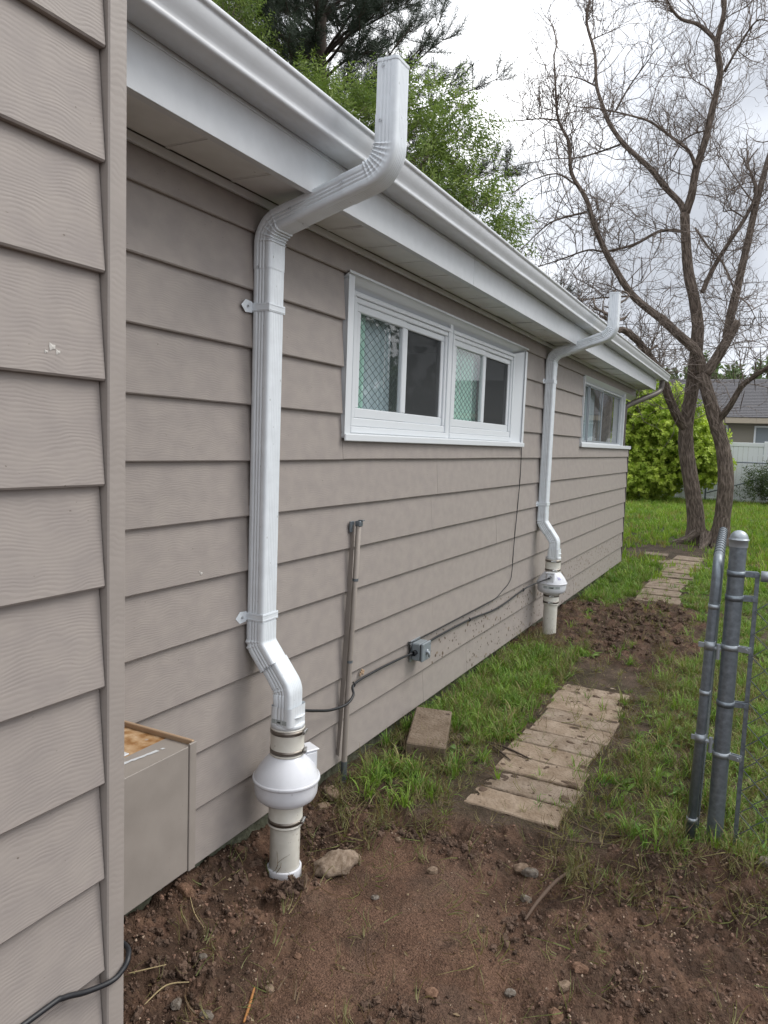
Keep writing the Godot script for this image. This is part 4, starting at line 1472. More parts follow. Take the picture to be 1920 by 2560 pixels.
# ------------------------------------------------------------------ beyond the yard
func make_far_buildings() -> void:
	var h := thing("neighbour_house", "tan house with grey shingle roof beyond the white fence", "house", Vector3(4.0, 0, -36.0))
	part("wall", bx(Vector3(-7.0, -0.2, -4.0), Vector3(9.0, 2.95, 3.0), 0.02), MT.nwall, h)
	var rf := sm()
	quad(rf, Vector3(-7.6, 3.05, 3.5), Vector3(9.6, 3.05, 3.5), Vector3(9.6, 4.9, -0.5), Vector3(-7.6, 4.9, -0.5), Vector3.UP)
	quad(rf, Vector3(-7.6, 3.05, -4.5), Vector3(9.6, 3.05, -4.5), Vector3(9.6, 4.9, -0.5), Vector3(-7.6, 4.9, -0.5), Vector3.UP)
	tri(rf, Vector3(-7.6, 3.05, 3.5), Vector3(-7.6, 3.05, -4.5), Vector3(-7.6, 4.9, -0.5), Vector3.LEFT)
	tri(rf, Vector3(9.6, 3.05, 3.5), Vector3(9.6, 3.05, -4.5), Vector3(9.6, 4.9, -0.5), Vector3.RIGHT)
	var roof := part("roof", rf, MT.shingle, h)
	# shingle courses stand proud of one another
	for k in 26:
		var f0 := k / 26.0
		var f1 := (k + 1) / 26.0
		var a := Vector3(0, lerpf(3.06, 4.905, f0) + 0.018, lerpf(3.52, -0.5, f0))
		var b := Vector3(0, lerpf(3.06, 4.905, f1), lerpf(3.52, -0.5, f1))
		var st := sm()
		quad(st, a + Vector3(-7.62, 0, 0), a + Vector3(9.62, 0, 0), b + Vector3(9.62, 0, 0), b + Vector3(-7.62, 0, 0), Vector3(0, 1, 0.4))
		quad(st, a + Vector3(-7.62, 0, 0), a + Vector3(9.62, 0, 0), a + Vector3(9.62, -0.03, 0), a + Vector3(-7.62, -0.03, 0), Vector3(0, 0, 1))
		part("shingle_course", st, MT.shingle, roof)
	part("fascia", bx(Vector3(-7.6, 2.82, 3.42), Vector3(9.6, 3.045, 3.50), 0.01), MT.tanpaint, h)
	part("soffit", bx(Vector3(-7.6, 2.951, 3.0), Vector3(9.6, 2.97, 3.415), 0.005), MT.tanpaint, h)
	for wx in [-4.4, -2.35, 1.6]:
		var w := group_part("window", h)
		var fr := sm()
		var hw := 0.55
		bar(fr, wx - hw, wx + hw, 1.55, 1.62, 3.0, 3.05)
		bar(fr, wx - hw, wx + hw, 2.68, 2.75, 3.0, 3.05)
		bar(fr, wx - hw, wx - hw + 0.07, 1.62, 2.68, 3.0, 3.049)
		bar(fr, wx + hw - 0.07, wx + hw, 1.62, 2.68, 3.0, 3.049)
		part("frame", fr, MT.vinyl, w)
		part("pane", bx(Vector3(wx - hw + 0.07, 1.62, 3.0), Vector3(wx + hw - 0.07, 2.68, 3.012), 0.001), MT.boxgrey, w)
	# white vinyl privacy fence, plank by plank
	var f := thing("privacy_fence", "tall white vinyl privacy fence across the back of the lawn", "fence", Vector3(0, 0, -27.3))
	var pk := fin(bx(Vector3(-0.072, 0.12, -0.012), Vector3(0.072, 1.86, 0.012), 0.006))
	var post := fin(bx(Vector3(-0.065, -0.3, -0.065), Vector3(0.065, 2.04, 0.065), 0.008))
	var rail_t := fin(bx(Vector3(-1.13, 1.86, -0.025), Vector3(1.13, 1.99, 0.025), 0.006))
	var rail_b := fin(bx(Vector3(-1.13, 0.03, -0.025), Vector3(1.13, 0.12, 0.025), 0.006))
	for p in 7:
		var x0 := -8.0 + p * 2.4
		var o := piece("post", post, MT.pvcfence, f)
		o.position.x = x0
		if p == 6:
			break
		for rl in [rail_t, rail_b]:
			var q := piece("rail", rl, MT.pvcfence, f)
			q.position.x = x0 + 1.2
		for k in 15:
			var q := piece("plank", pk, MT.pvcfence, f)
			q.position.x = x0 + 0.15 + k * 0.15
	# chain-link in front of it
	var c := thing("chain_link_fence", "low chain-link fence standing before the white privacy fence", "fence", Vector3(0, 0, -26.9))
	part("top_rail", tube2(Vector3(-6, 1.34, 0), Vector3(7, 1.34, 0), 0.022, 8), MT.galv, c)
	for px in [-4.9, -2.5, -0.1, 2.3, 4.7]:
		part("post", tube2(Vector3(px, -0.2, -0.04), Vector3(px, 1.36, -0.04), 0.026, 8), MT.galv, c)
	part("brace", tube2(Vector3(-0.06, 0.28, 0.03), Vector3(2.28, 1.1, 0.03), 0.02, 8), MT.galv, c)
	var A := new_arrays()
	for i in 260:
		var pts := PackedVector3Array()
		for j in 52:
			pts.append(Vector3(-6.0 + i * 0.05 + (0.026 if (i + j) % 2 == 0 else -0.026), 0.03 + j * 0.0255, 0.02 + 0.004 * ((i + j) % 2)))
		thin(A, pts, 0.0022, 0.0022)
	piece("wire_mesh", arrays_mesh(A), MT.wire, c)
	# utility lines
	for w in [[6.0, 6.35, 6.95, -30.0], [5.95, 5.62, 6.15, -30.4], [5.6, 5.62, 5.85, -30.8], [7.6, 7.9, 8.3, -31.0]]:
		var st := sm(true)
		var pts := PackedVector3Array()
		for i in 21:
			var s := i / 20.0
			pts.append(Vector3(lerpf(-14, 14, s), lerpf(w[1], w[2], s) - 0.5 * sin(PI * s) + 0.3, w[3]))
		tube(st, pts, same(0.011, 21), 4, false)
		var o := part("utility_line", st, MT.black, self)
		tag(o, ["topmost thin black wire crossing the sky behind the bare tree", "second thin wire from the top behind the bare tree", "third thin wire from the top behind the bare tree", "lowest thin black wire behind the bare tree"][[7.6, 6.0, 5.95, 5.6].find(w[0])], "wire", "overhead wires")

# ------------------------------------------------------------------ path of slabs
func rough_slab(seed_: int, w: float, d: float, t: float) -> ArrayMesh:
	var r := RandomNumberGenerator.new()
	r.seed = seed_
	var edge := []
	var nxn := 9
	for i in nxn:
		edge.append(Vector2(lerpf(-w, w, float(i) / nxn) / 2, -d / 2))
	for i in 4:
		edge.append(Vector2(w / 2, lerpf(-d, d, i / 4.0) / 2))
	for i in nxn:
		edge.append(Vector2(lerpf(w, -w, float(i) / nxn) / 2, d / 2))
	for i in 4:
		edge.append(Vector2(-w / 2, lerpf(d, -d, i / 4.0) / 2))
	for i in edge.size():
		edge[i] += Vector2(r.randf_range(-1, 1), r.randf_range(-1, 1)) * 0.0022
	var st := sm()
	var n := edge.size()
	var hi := []
	for i in n:
		hi.append(t + r.randf_range(-0.0025, 0.0015))
	for i in n:
		var a: Vector2 = edge[i]
		var b: Vector2 = edge[(i + 1) % n]
		var ai := a * Vector2(0.982, 0.95)
		var bi := b * Vector2(0.982, 0.95)
		var h0: float = hi[i]
		var h1: float = hi[(i + 1) % n]
		var out := Vector3(a.x + b.x, 0, a.y + b.y)
		quad(st, Vector3(a.x, 0, a.y), Vector3(b.x, 0, b.y), Vector3(b.x, h1 - 0.005, b.y), Vector3(a.x, h0 - 0.005, a.y), out)
		quad(st, Vector3(a.x, h0 - 0.005, a.y), Vector3(b.x, h1 - 0.005, b.y), Vector3(bi.x, h1, bi.y), Vector3(ai.x, h0, ai.y), Vector3.UP)
		tri(st, Vector3(ai.x, h0, ai.y), Vector3(bi.x, h1, bi.y), Vector3(0, t, 0), Vector3.UP)
	return fin(st)

func make_path() -> void:
	var p := Node3D.new()
	p.name = "garden_path"
	p.set_meta("kind", "structure")
	add_child(p)
	var meshes := []
	for v in 6:
		meshes.append(rough_slab(900 + v, 0.425, 0.188, 0.05))
	var wide := [rough_slab(921, 0.42, 0.33, 0.05), rough_slab(922, 0.40, 0.42, 0.05), rough_slab(923, 0.45, 0.36, 0.05)]
	var r := RandomNumberGenerator.new()
	r.seed = 31
	var z := -3.10
	var i := 0
	while z > -5.75:
		var o := piece("paving_slab", meshes[i % 6], MT.slab[r.randi() % 4], p)
		var x := 0.815 + 0.02 * sin(i * 1.3)
		if i == 4 or i == 5:
			x += 0.015
		o.position = Vector3(x, gh(0.815, z) - 0.0425 + r.randf_range(-0.003, 0.003) - 0.024 * ssm(-4.7, -5.4, z), z)
		o.rotation = Vector3(r.randf_range(-0.008, 0.008), -0.02 + r.randf_range(-0.012, 0.012), r.randf_range(-0.006, 0.006))
		z -= 0.1945
		i += 1
	z = -8.35
	while z > -12.2:
		var o := piece("paving_slab", wide[i % 3], MT.slab[r.randi() % 4], p)
		o.position = Vector3(0.74 + r.randf_range(-0.03, 0.03), gh(0.74, z) - 0.036, z)
		o.rotation.y = r.randf_range(-0.06, 0.06)
		z -= 0.44
		i += 1
	for q in [[0.42, -11.2], [0.28, -11.9], [0.95, -10.9]]:
		var o := piece("paving_slab", wide[i % 3], MT.slab[3], p)
		o.position = Vector3(q[0], gh(q[0], q[1]) - 0.018, q[1])
		o.rotation.y = r.randf_range(-0.3, 0.3)
		o.scale = Vector3(0.8, 1, 0.8)
		i += 1
	# loose block beside the wall
	var bs := sm()
	cbox(bs, Vector3(-0.1, -0.03, -0.235), Vector3(0.1, 0.07, 0.225), 0.006)
	var b := part("concrete_block", bs, MT.slab[3].duplicate(), self)
	b.material_override.albedo_color = lin(0.20, 0.155, 0.115)
	b.position = Vector3(0.215, gh(0.185, -3.5) + 0.03, -3.50)
	b.rotation = Vector3(0.05, 0.32, -0.05)
	tag(b, "muddy tan concrete block lying in the grass by the wall", "block")

# ------------------------------------------------------------------ gate and fence
func band(c: Vector3, r: float, h: float) -> SurfaceTool:
	var st := sm(true)
	st.set_smooth_group(1)
	lathe(st, [Vector2(r, -h / 2), Vector2(r + 0.0025, -h / 2), Vector2(r + 0.0025, h / 2), Vector2(r, h / 2)], c, 20)
	return st

func clamp_band(c: Vector3, r: float, dirv: Vector3, reach: float) -> SurfaceTool:
	# strap round a post with two ears held by a bolt
	var st := band(c, r, 0.022)
	var s := dirv.cross(Vector3.UP).normalized()
	st.set_smooth_group(-1)
	for e in [-1.0, 1.0]:
		var tf := Transform3D(Basis(dirv, Vector3.UP, s), c + dirv * (r - 0.004) + s * e * 0.009)
		cbox(st, Vector3(0, -0.011, -0.0015), Vector3(reach, 0.011, 0.0015), 0.001, tf)
	tube(st, PackedVector3Array([c + dirv * (r + reach - 0.016) + s * 0.018, c + dirv * (r + reach - 0.016) - s * 0.018]), PackedFloat32Array([0.0065, 0.0065]), 8)
	return st

func link_mesh(u: Vector3, org: Vector3, width: float, h: float) -> ArrayMesh:
	# neighbouring wires bend towards and away from each other and hook at the bends
	var A := new_arrays()
	var pitch := 0.045
	var n := int(width / pitch)
	var nrm := u.cross(Vector3.UP)
	for i in n:
		var pts := PackedVector3Array()
		var rows := int(h / 0.09)
		for j in rows * 2 + 1:
			var s := 1.0 if (j + i) % 2 == 0 else -1.0
			var c := org + u * ((i + 0.5) * pitch + s * (pitch * 0.5 + 0.002)) + Vector3.UP * (j * 0.045)
			pts.append(c + nrm * 0.004 * s)
		thin(A, pts, 0.0027, 0.0027, 5)
	return arrays_mesh(A)

func make_gate_and_fence() -> void:
	var px := 1.622
	var pz := -3.13
	var f := thing("fence_post", "thick galvanised steel fence post with domed cap", "post", Vector3(px, 0, pz))
	var st := sm(true)
	tube(st, PackedVector3Array([Vector3(0, -0.3, 0), Vector3(0, 1.262, 0)]), PackedFloat32Array([0.0305, 0.0305]), 28, false)
	part("pole", st, MT.galv, f)
	var cp := sm(true)
	var prof := [Vector2(0.0335, 1.238), Vector2(0.0335, 1.262), Vector2(0.0365, 1.264), Vector2(0.0365, 1.268)]
	for i in 9:
		var a := i / 8.0 * PI / 2
		prof.append(Vector2(0.0335 * cos(a), 1.268 + 0.034 * sin(a)))
	lathe(cp, prof, Vector3.ZERO, 28)
	part("cap", cp, MT.galv_bright, f)
	for y in [1.135, 1.04, 0.62]:
		part("tension_band", clamp_band(Vector3(0, y, 0), 0.0305, Vector3(0.97, 0, -0.24).normalized(), 0.052), MT.galv, f)
	for y in [0.845, 0.415]:
		part("gate_hinge", clamp_band(Vector3(0, y, 0), 0.0305, Vector3(0.97, 0, 0.24).normalized(), 0.048), MT.galv_bright, f)
	# chain-link panel running off to the side, away from the house
	var c := thing("side_fence", "chain-link fence panel tied to the galvanised post", "fence", Vector3(px, 0, pz))
	part("tension_bar", bx(Vector3(0.066, 0.04, -0.020), Vector3(0.082, 1.14, -0.014), 0.001), MT.galv, c)
	part("top_rail", tube2(Vector3(0.115, 1.13, -0.02), Vector3(2.4, 1.13, -0.02), 0.0175, 14), MT.galv, c)
	var rc := sm(true)
	lathe(rc, [Vector2(0.0, 0.0), Vector2(0.021, 0.0), Vector2(0.021, 0.055), Vector2(0.0175, 0.055)], Vector3.ZERO, 16)
	var rcm := part("rail_cup", rc, MT.galv_bright, c)
	rcm.transform = Transform3D(Basis(Vector3(0, 0, 1), -PI / 2), Vector3(0.085, 1.13, -0.02))
	piece("wire_mesh", link_mesh(Vector3.RIGHT, Vector3(0.08, 0.05, -0.008), 2.3, 1.07), MT.wire, c)
	part("line_post", tube2(Vector3(2.4, -0.3, -0.06), Vector3(2.4, 1.16, -0.06), 0.024, 14), MT.galv, c)
	# the gate, swung open away from the camera
	var g := thing("gate", "open chain-link gate leaf seen end on beside the post", "gate", Vector3(1.546, 0, -3.11))
	var dirg := Vector3(-0.035, 0, -1.0).normalized()
	var fr := sm(true)
	var y1 := 1.185
	var w := 1.28
	var ctrl := [Vector3(-0.012, 0.05, 0), Vector3(0.0, 0.6, 0), Vector3(0.008, y1 - 0.14, 0)]
	var pts := PackedVector3Array(ctrl)
	for i in range(1, 9):
		var a := i / 8.0 * PI / 2
		pts.append(Vector3(0.010, y1 - 0.09 + 0.09 * sin(a), 0) + dirg * (0.09 - 0.09 * cos(a)))
	pts.append(Vector3(0.010, y1, 0) + dirg * (w - 0.09))
	for i in range(1, 9):
		var a := i / 8.0 * PI / 2
		pts.append(Vector3(0.010, y1 - 0.09 + 0.09 * cos(a), 0) + dirg * (w - 0.09 + 0.09 * sin(a)))
	pts.append(Vector3(0.0, 0.05, 0) + dirg * w)
	tube(fr, pts, same(0.0185, pts.size()), 16, true)
	part("frame", fr, MT.galv, g)
	part("bottom_rail", tube2(Vector3(-0.012, 0.07, 0) + dirg * 0.02, Vector3(-0.005, 0.07, 0) + dirg * (w - 0.02), 0.0165, 12), MT.galv, g)
	piece("wire_mesh", link_mesh(dirg, Vector3(0.012, 0.06, 0) + dirg * 0.03, w - 0.08, 1.1), MT.wire, g)
	part("tension_bar", bx(Vector3(0.012, 0.09, -0.048), Vector3(0.016, 1.08, -0.034), 0.001), MT.galv, g)
	for y in [1.0, 0.655, 0.13]:
		part("tie_band", band(Vector3(lerpf(-0.012, 0.008, y), y, 0), 0.0185, 0.018), MT.galv_bright, g)
	for y in [0.845, 0.47]:
		var hb := band(Vector3(lerpf(-0.012, 0.008, y), y, 0), 0.0185, 0.034)
		hb.set_smooth_group(-1)
		cbox(hb, Vector3(0.016, y - 0.012, -0.014), Vector3(0.046, y - 0.004, 0.010), 0.001)
		cbox(hb, Vector3(-0.036, y - 0.010, 0.004), Vector3(-0.012, y + 0.010, 0.008), 0.001)
		tube(hb, PackedVector3Array([Vector3(0.036, y - 0.05, 0.004), Vector3(0.036, y + 0.01, 0.004)]), PackedFloat32Array([0.008, 0.008]), 10)
		part("hinge", hb, MT.galv_bright, g)
	for k in 12:
		var tie := sm(true)
		var pc := Vector3(0.010, y1, 0) + dirg * (0.14 + k * 0.095)
		var tp := PackedVector3Array()
		for i in 13:
			var a := TAU * i / 12.0
			tp.append(pc + (Vector3.RIGHT * cos(a) + Vector3.UP * sin(a)) * 0.0202 + dirg * 0.012 * i / 12.0)
		tube(tie, tp, same(0.0018, 13), 5, false)
		part("wire_tie", tie, MT.wire, g)

# ------------------------------------------------------------------ things on the wall
func cable(called: String, label: String, ctrl: Array, r: float) -> void:
	var st := sm(true)
	var pts := curve_pts(ctrl, 7)
	tube(st, pts, same(r, pts.size()), 8, true)
	var o := part(called, st, MT.black, self)
	tag(o, label, "cable")

func make_wall_things() -> void:
	# sheet-metal cover box near the wing
	var b := thing("metal_cover_box", "taupe sheet-metal cover box with rusted top on the wall", "cover", Vector3(0.018, 0.335, -1.115))
	var L := 0.475
	var W := 0.281
	var H := 0.375
	part("front_panel", bx(Vector3(W - 0.003, 0.0, -L + 0.028), Vector3(W, H - 0.004, -0.005), 0.001), MT.boxmetal, b)
	part("corner_flange", bx(Vector3(W - 0.004, -0.004, -L - 0.002), Vector3(W + 0.0035, H + 0.003, -L + 0.0265), 0.0015), MT.boxmetal, b)
	part("end_panel", bx(Vector3(0.001, 0.0, -L), Vector3(W - 0.0045, H - 0.004, -L + 0.002), 0.0005), MT.boxmetal, b)
	part("end_panel", bx(Vector3(0.001, 0.0, -0.0045), Vector3(W - 0.004, H - 0.004, -0.0025), 0.0005), MT.boxmetal, b)
	part("top_panel", bx(Vector3(0.001, H - 0.012, -L + 0.003), Vector3(W - 0.105, H - 0.0095, -0.005), 0.0008), MT.rust, b)
	part("top_edge", bx(Vector3(W - 0.1045, H - 0.012, -L + 0.003), Vector3(W - 0.0035, H - 0.0085, -0.005), 0.001), MT.boxmetal, b)
	part("end_lip", bx(Vector3(0.001, H - 0.010, -L - 0.001), Vector3(W - 0.0045, H + 0.006, -L + 0.010), 0.002), MT.rustlip, b)
	var fl := sm()
	var r := RandomNumberGenerator.new()
	r.seed = 8
	var prev := []
	for k in 40:
		var f := k / 39.0
		var pz := -0.01 - f * 0.40
		var pc := W - 0.118 + f * 0.062
		var e0 := Vector3(pc - 0.005 - r.randf() * 0.007 * (1.0 - f * 0.5), H - 0.0078, pz)
		var e1 := Vector3(pc + 0.004 + r.randf() * 0.006 * (1.0 - f * 0.5), H - 0.0070, pz + r.randf_range(-0.003, 0.003))
		if k > 0 and k % 13 != 12:
			quad(fl, prev[0], prev[1], e1, e0, Vector3.UP)
		prev = [e0, e1]
	part("peeled_paint", fl, MT.white, b)
	part("paint_flake", bx(Vector3(0.14, H - 0.009, -0.33), Vector3(0.172, H - 0.0055, -0.295), 0.001), MT.white, b)

	# conduit stub with a loose metal strip
	var c := thing("conduit", "thin painted conduit pipe rising from the soil along the wall", "pipe", Vector3(0.05, 0, -2.925))
	var st := sm(true)
	var cp := PackedVector3Array([Vector3(0.0, -0.15, 0.035), Vector3(0.0, 0.10, 0.033), Vector3(0, 0.40, 0.022), Vector3(-0.002, 0.75, -0.005), Vector3(-0.004, 1.215, -0.038)])
	tube(st, cp, PackedFloat32Array([0.0135, 0.0135, 0.013, 0.0125, 0.0125]), 16, true)
	part("tube", st, MT.conduit, c)
	part("worn_base", tube2(Vector3(0, -0.14, 0.035), Vector3(0, 0.10, 0.033), 0.0145, 16), MT.galv, c)
	for y in [0.95, 0.57]:
		part("joint", tube2(Vector3(-0.002, y - 0.006, lerpf(0.022, -0.038, (y - 0.4) / 0.81)), Vector3(-0.002, y + 0.006, lerpf(0.022, -0.038, (y - 0.4) / 0.81)), 0.0142, 16), MT.galv, c)
	var cap := sm()
	cbox(cap, Vector3(-0.018, 1.195, -0.053), Vector3(0.011, 1.222, -0.024), 0.004)
	cbox(cap, Vector3(-0.008, 1.222, -0.060), Vector3(0.016, 1.226, -0.038), 0.001)
	cbox(cap, Vector3(-0.031, 1.17, -0.03), Vector3(-0.022, 1.22, 0.005), 0.001)
	part("torn_cap", cap, MT.galv, c)
	var sst := sm()
	for i in 10:
		var f0 := i / 10.0
		var f1 := (i + 1) / 10.0
		var pa := []
		for f in [f0, f1]:
			var bend := 0.010 * sin(f * PI) + n_mid.get_noise_1d(f * 3.0) * 0.004
			pa.append(Vector3(-0.012 + bend, lerpf(0.13, 1.205, f), lerpf(0.063, -0.012, f)))
			pa.append(Vector3(-0.034, lerpf(0.13, 1.205, f), lerpf(0.052, -0.018, f)))
		quad(sst, pa[0], pa[1], pa[3], pa[2], Vector3(0.4, 0, 1))
		quad(sst, pa[0] + Vector3(-0.001, 0, -0.002), pa[1] + Vector3(-0.001, 0, -0.002), pa[3] + Vector3(-0.001, 0, -0.002), pa[2] + Vector3(-0.001, 0, -0.002), Vector3(-0.4, 0, -1))
	part("metal_strip", sst, MT.boxmetal, c)

	# weatherproof switch box
	var s := thing("switch_box", "small grey weatherproof switch box on the lower wall", "switch box", Vector3(0.0205, 0.437, -3.70))
	part("back_plate", bx(Vector3(0.0, -0.058, -0.062), Vector3(0.004, 0.062, 0.066), 0.001), MT.galv_bright, s)
	part("body", bx(Vector3(0.0045, -0.048, -0.055), Vector3(0.056, 0.05, 0.055), 0.006), MT.boxgrey, s)
	part("gasket", bx(Vector3(0.0565, -0.047, -0.054), Vector3(0.0595, 0.049, 0.054), 0.001), MT.black, s)
	part("cover", bx(Vector3(0.060, -0.050, -0.057), Vector3(0.074, 0.052, 0.057), 0.005), MT.boxgrey, s)
	var tg := sm(true)
	tube(tg, PackedVector3Array([Vector3(0.074, 0.0, 0.0), Vector3(0.083, 0.0, 0.0)]), PackedFloat32Array([0.016, 0.013]), 14)
	tube(tg, PackedVector3Array([Vector3(0.081, 0.002, 0.0), Vector3(0.088, -0.012, 0.0), Vector3(0.089, -0.030, 0.002)]), PackedFloat32Array([0.007, 0.006, 0.004]), 8)
	part("toggle", tg, MT.galv_bright, s)
	for q in [[0.036, 0.042], [0.036, -0.042], [-0.036, 0.042], [-0.036, -0.042]]:
		part("screw", tube2(Vector3(0.074, q[0], q[1]), Vector3(0.0755, q[0], q[1]), 0.004, 8), MT.screw, s)
	part("cable_gland", tube2(Vector3(0.03, 0.0, 0.055), Vector3(0.03, -0.001, 0.082), 0.014, 12), MT.black, s)

	cable("power_cable", "black cable from the nearer fan past the conduit to the switch box", [Vector3(0.12, 0.40, -2.33), Vector3(0.105, 0.485, -2.37), Vector3(0.095, 0.495, -2.43), Vector3(0.075, 0.445, -2.58), Vector3(0.060, 0.395, -2.74), Vector3(0.072, 0.388, -2.86), Vector3(0.066, 0.41, -2.93), Vector3(0.034, 0.437, -2.99), Vector3(0.027, 0.441, -3.2), Vector3(0.030, 0.438, -3.45), Vector3(0.044, 0.437, -3.63)], 0.0062)
	cable("power_cable", "black cable running from the switch box to the farther fan", [Vector3(0.044, 0.437, -3.755), Vector3(0.026, 0.443, -3.95), Vector3(0.024, 0.438, -4.54), Vector3(0.024, 0.412, -5.0), Vector3(0.024, 0.415, -5.3), Vector3(0.028, 0.445, -5.74), Vector3(0.075, 0.475, -5.90), Vector3(0.165, 0.512, -6.015)], 0.0062)
	cable("thin_wire", "thin black wire hanging from the window corner to the switch box", [Vector3(0.022, 1.60, -5.505), Vector3(0.022, 1.32, -5.51), Vector3(0.022, 0.88, -5.45), Vector3(0.022, 0.63, -5.43), Vector3(0.022, 0.56, -5.38), Vector3(0.021, 0.524, -5.24), Vector3(0.0225, 0.486, -5.0), Vector3(0.0225, 0.485, -4.3), Vector3(0.0225, 0.486, -3.72), Vector3(0.026, 0.50, -3.60), Vector3(0.05, 0.485, -3.585), Vector3(0.042, 0.452, -3.585)], 0.0032)
	cable("corner_cable", "black cable bent round the corner board near the ground", [Vector3(0.45, 0.47, -1.115), Vector3(0.53, 0.469, -1.112), Vector3(0.559, 0.464, -1.091), Vector3(0.5645, 0.452, -1.07), Vector3(0.5635, 0.446, -1.04), Vector3(0.559, 0.462, -0.98), Vector3(0.556, 0.483, -0.93), Vector3(0.556, 0.49, -0.88), Vector3(0.556, 0.492, -0.6), Vector3(0.556, 0.49, 0.2)], 0.0058)
	for q in [[0.034, 0.437, -2.985], [0.026, 0.440, -4.54], [0.028, 0.444, -5.74]]:
		var k := sm(true)
		var tp := PackedVector3Array()
		for i in 9:
			var a := PI * i / 8.0
			tp.append(Vector3(q[0] - 0.004 + 0.012 * sin(a), q[1] + 0.011 * cos(a), q[2]))
		tube(k, tp, same(0.0035, 9), 6)
		var o := part("cable_clip", k, MT.black, self)
		tag(o, ["black clip holding the cable next to the conduit", "black clip on the cable midway along the wall", "black clip on the cable just before the farther fan"][[-2.985, -4.54, -5.74].find(q[2])], "clip", "cable clips on the wall")
	# wing wall scars: two chips of bare paint, one foam blob by the conduit
	var chip := sm()
	for k in 5:
		var tf := Transform3D(Basis.from_euler(Vector3(0, 0, 0)), Vector3(0.0163, 0.462 + 0.008 * (k % 3), -3.075 - 0.008 * k))
		cbox(chip, Vector3(0, -0.009, -0.006), Vector3(0.006 + 0.002 * (k % 2), 0.004, 0.006), 0.002, tf)
	tag(part("foam_blob", chip, MT.rustlip, self), "small tan foam blob stuck on the wall by the cable", "foam")

# ------------------------------------------------------------------ vent stacks made of downspout and pipe
# ribbed rounded-rectangle section: points (across, along z), outward
func spout_profile(hx: float, hz: float, rc: float) -> Array:
	var out := []
	var corners := [[1, 1], [1, -1], [-1, -1], [-1, 1]]
	for c in 4:
		var sx: int = corners[c][0]
		var sz: int = corners[c][1]
		var nxt: Array = corners[(c + 1) % 4]
		# corner arc
		var cc := Vector2(sx * (hx - rc), sz * (hz - rc))
		var a0 := [PI / 2, 0.0, -PI / 2, -PI][c] as float
		for i in 6:
			var a := a0 - PI / 2 * i / 5.0
			out.append(cc + Vector2(cos(a), sin(a)) * rc)
		# face to the next corner with grooves
		var p: Vector2 = out[-1]
		var q := Vector2(nxt[0] * (hx - rc), nxt[1] * (hz - rc)) + Vector2(cos(a0 - PI / 2), sin(a0 - PI / 2)) * rc
		var nrm := Vector2(cos(a0 - PI / 2), sin(a0 - PI / 2))
		var steps := 40
		var long_face := c % 2 == 0
		for i in range(1, steps):
			var f := float(i) / steps
			var g := 0.0
			var nr := 3.0 if not long_face else 5.0
			var edge := 0.14
			if f > edge and f < 1.0 - edge:
				var ph := (f - edge) / (1.0 - 2.0 * edge) * nr
				g = pow(sin(fposmod(ph, 1.0) * PI), 2.0) * (0.0032 if not long_face else 0.0009)
			out.append(p.lerp(q, f) - nrm * g)
	return out

func spout(path: Array, z0: float, prof: Array, crimps := [], side := 1.0, grow := 0.0) -> SurfaceTool:
	var st := sm(true)
	var n := path.size()
	var s := 0.0
	var rings := []
	for i in n:
		var p: Vector2 = path[i]
		var t: Vector2 = ((path[mini(i + 1, n - 1)] as Vector2) - (path[maxi(i - 1, 0)] as Vector2)).normalized()
		if i > 0:
			s += p.distance_to(path[i - 1])
		var nn := Vector2(t.y, -t.x)
		var ring := []
		for q: Vector2 in prof:
			var k := 1.0 + grow
			var off := 0.0
			for c in crimps:
				var e := exp(-pow((s - c) / 0.0032, 2.0))
				var w := clampf(0.55 + side * q.x / 0.038 * 0.65, 0.0, 1.0)
				off += e * w * 0.0052
				# the sheet draws in a little between crimps
				off -= exp(-pow((s - c - 0.006) / 0.004, 2.0)) * w * 0.0010
			var qq := q * k + q.normalized() * off
			ring.append(Vector3(p.x + nn.x * qq.x, p.y + nn.y * qq.x, z0 + qq.y))
		rings.append(ring)
	var m := prof.size()
	for i in n - 1:
		var cen := Vector3(path[i].x, path[i].y, z0)
		for k in m:
			var k2 := (k + 1) % m
			quad(st, rings[i][k], rings[i][k2], rings[i + 1][k2], rings[i + 1][k], rings[i][k] - cen)
	return st

func arc_path(pts: Array, steps := 26) -> Array:
	var out := []
	var v := []
	for p: Vector2 in pts:
		v.append(Vector3(p.x, p.y, 0))
	for q in curve_pts(v, steps):
		out.append(Vector2(q.x, q.y))
	return out

func bend(a: Vector2, corner: Vector2, b: Vector2, r: float, steps := 90) -> Array:
	# straight - arc - straight through a corner
	var u := (a - corner).normalized()
	var w := (b - corner).normalized()
	var half := acos(clampf(u.dot(w), -1, 1)) / 2.0
	var d := r / tan(half)
	var p0 := corner + u * d
	var p1 := corner + w * d
	var c := corner + (u + w).normalized() * (r / sin(half))
	var out := [a, a.lerp(p0, 0.5), p0]
	var a0 := (p0 - c).angle()
	var da := wrapf((p1 - c).angle() - a0, -PI, PI)
	for i in range(1, steps):
		out.append(c + Vector2.from_angle(a0 + da * i / steps) * r)
	out.append_array([p1, p1.lerp(b, 0.5), b])
	return out

func plen(path: Array) -> float:
	var s := 0.0
	for i in range(1, path.size()):
		s += (path[i] as Vector2).distance_to(path[i - 1])
	return s

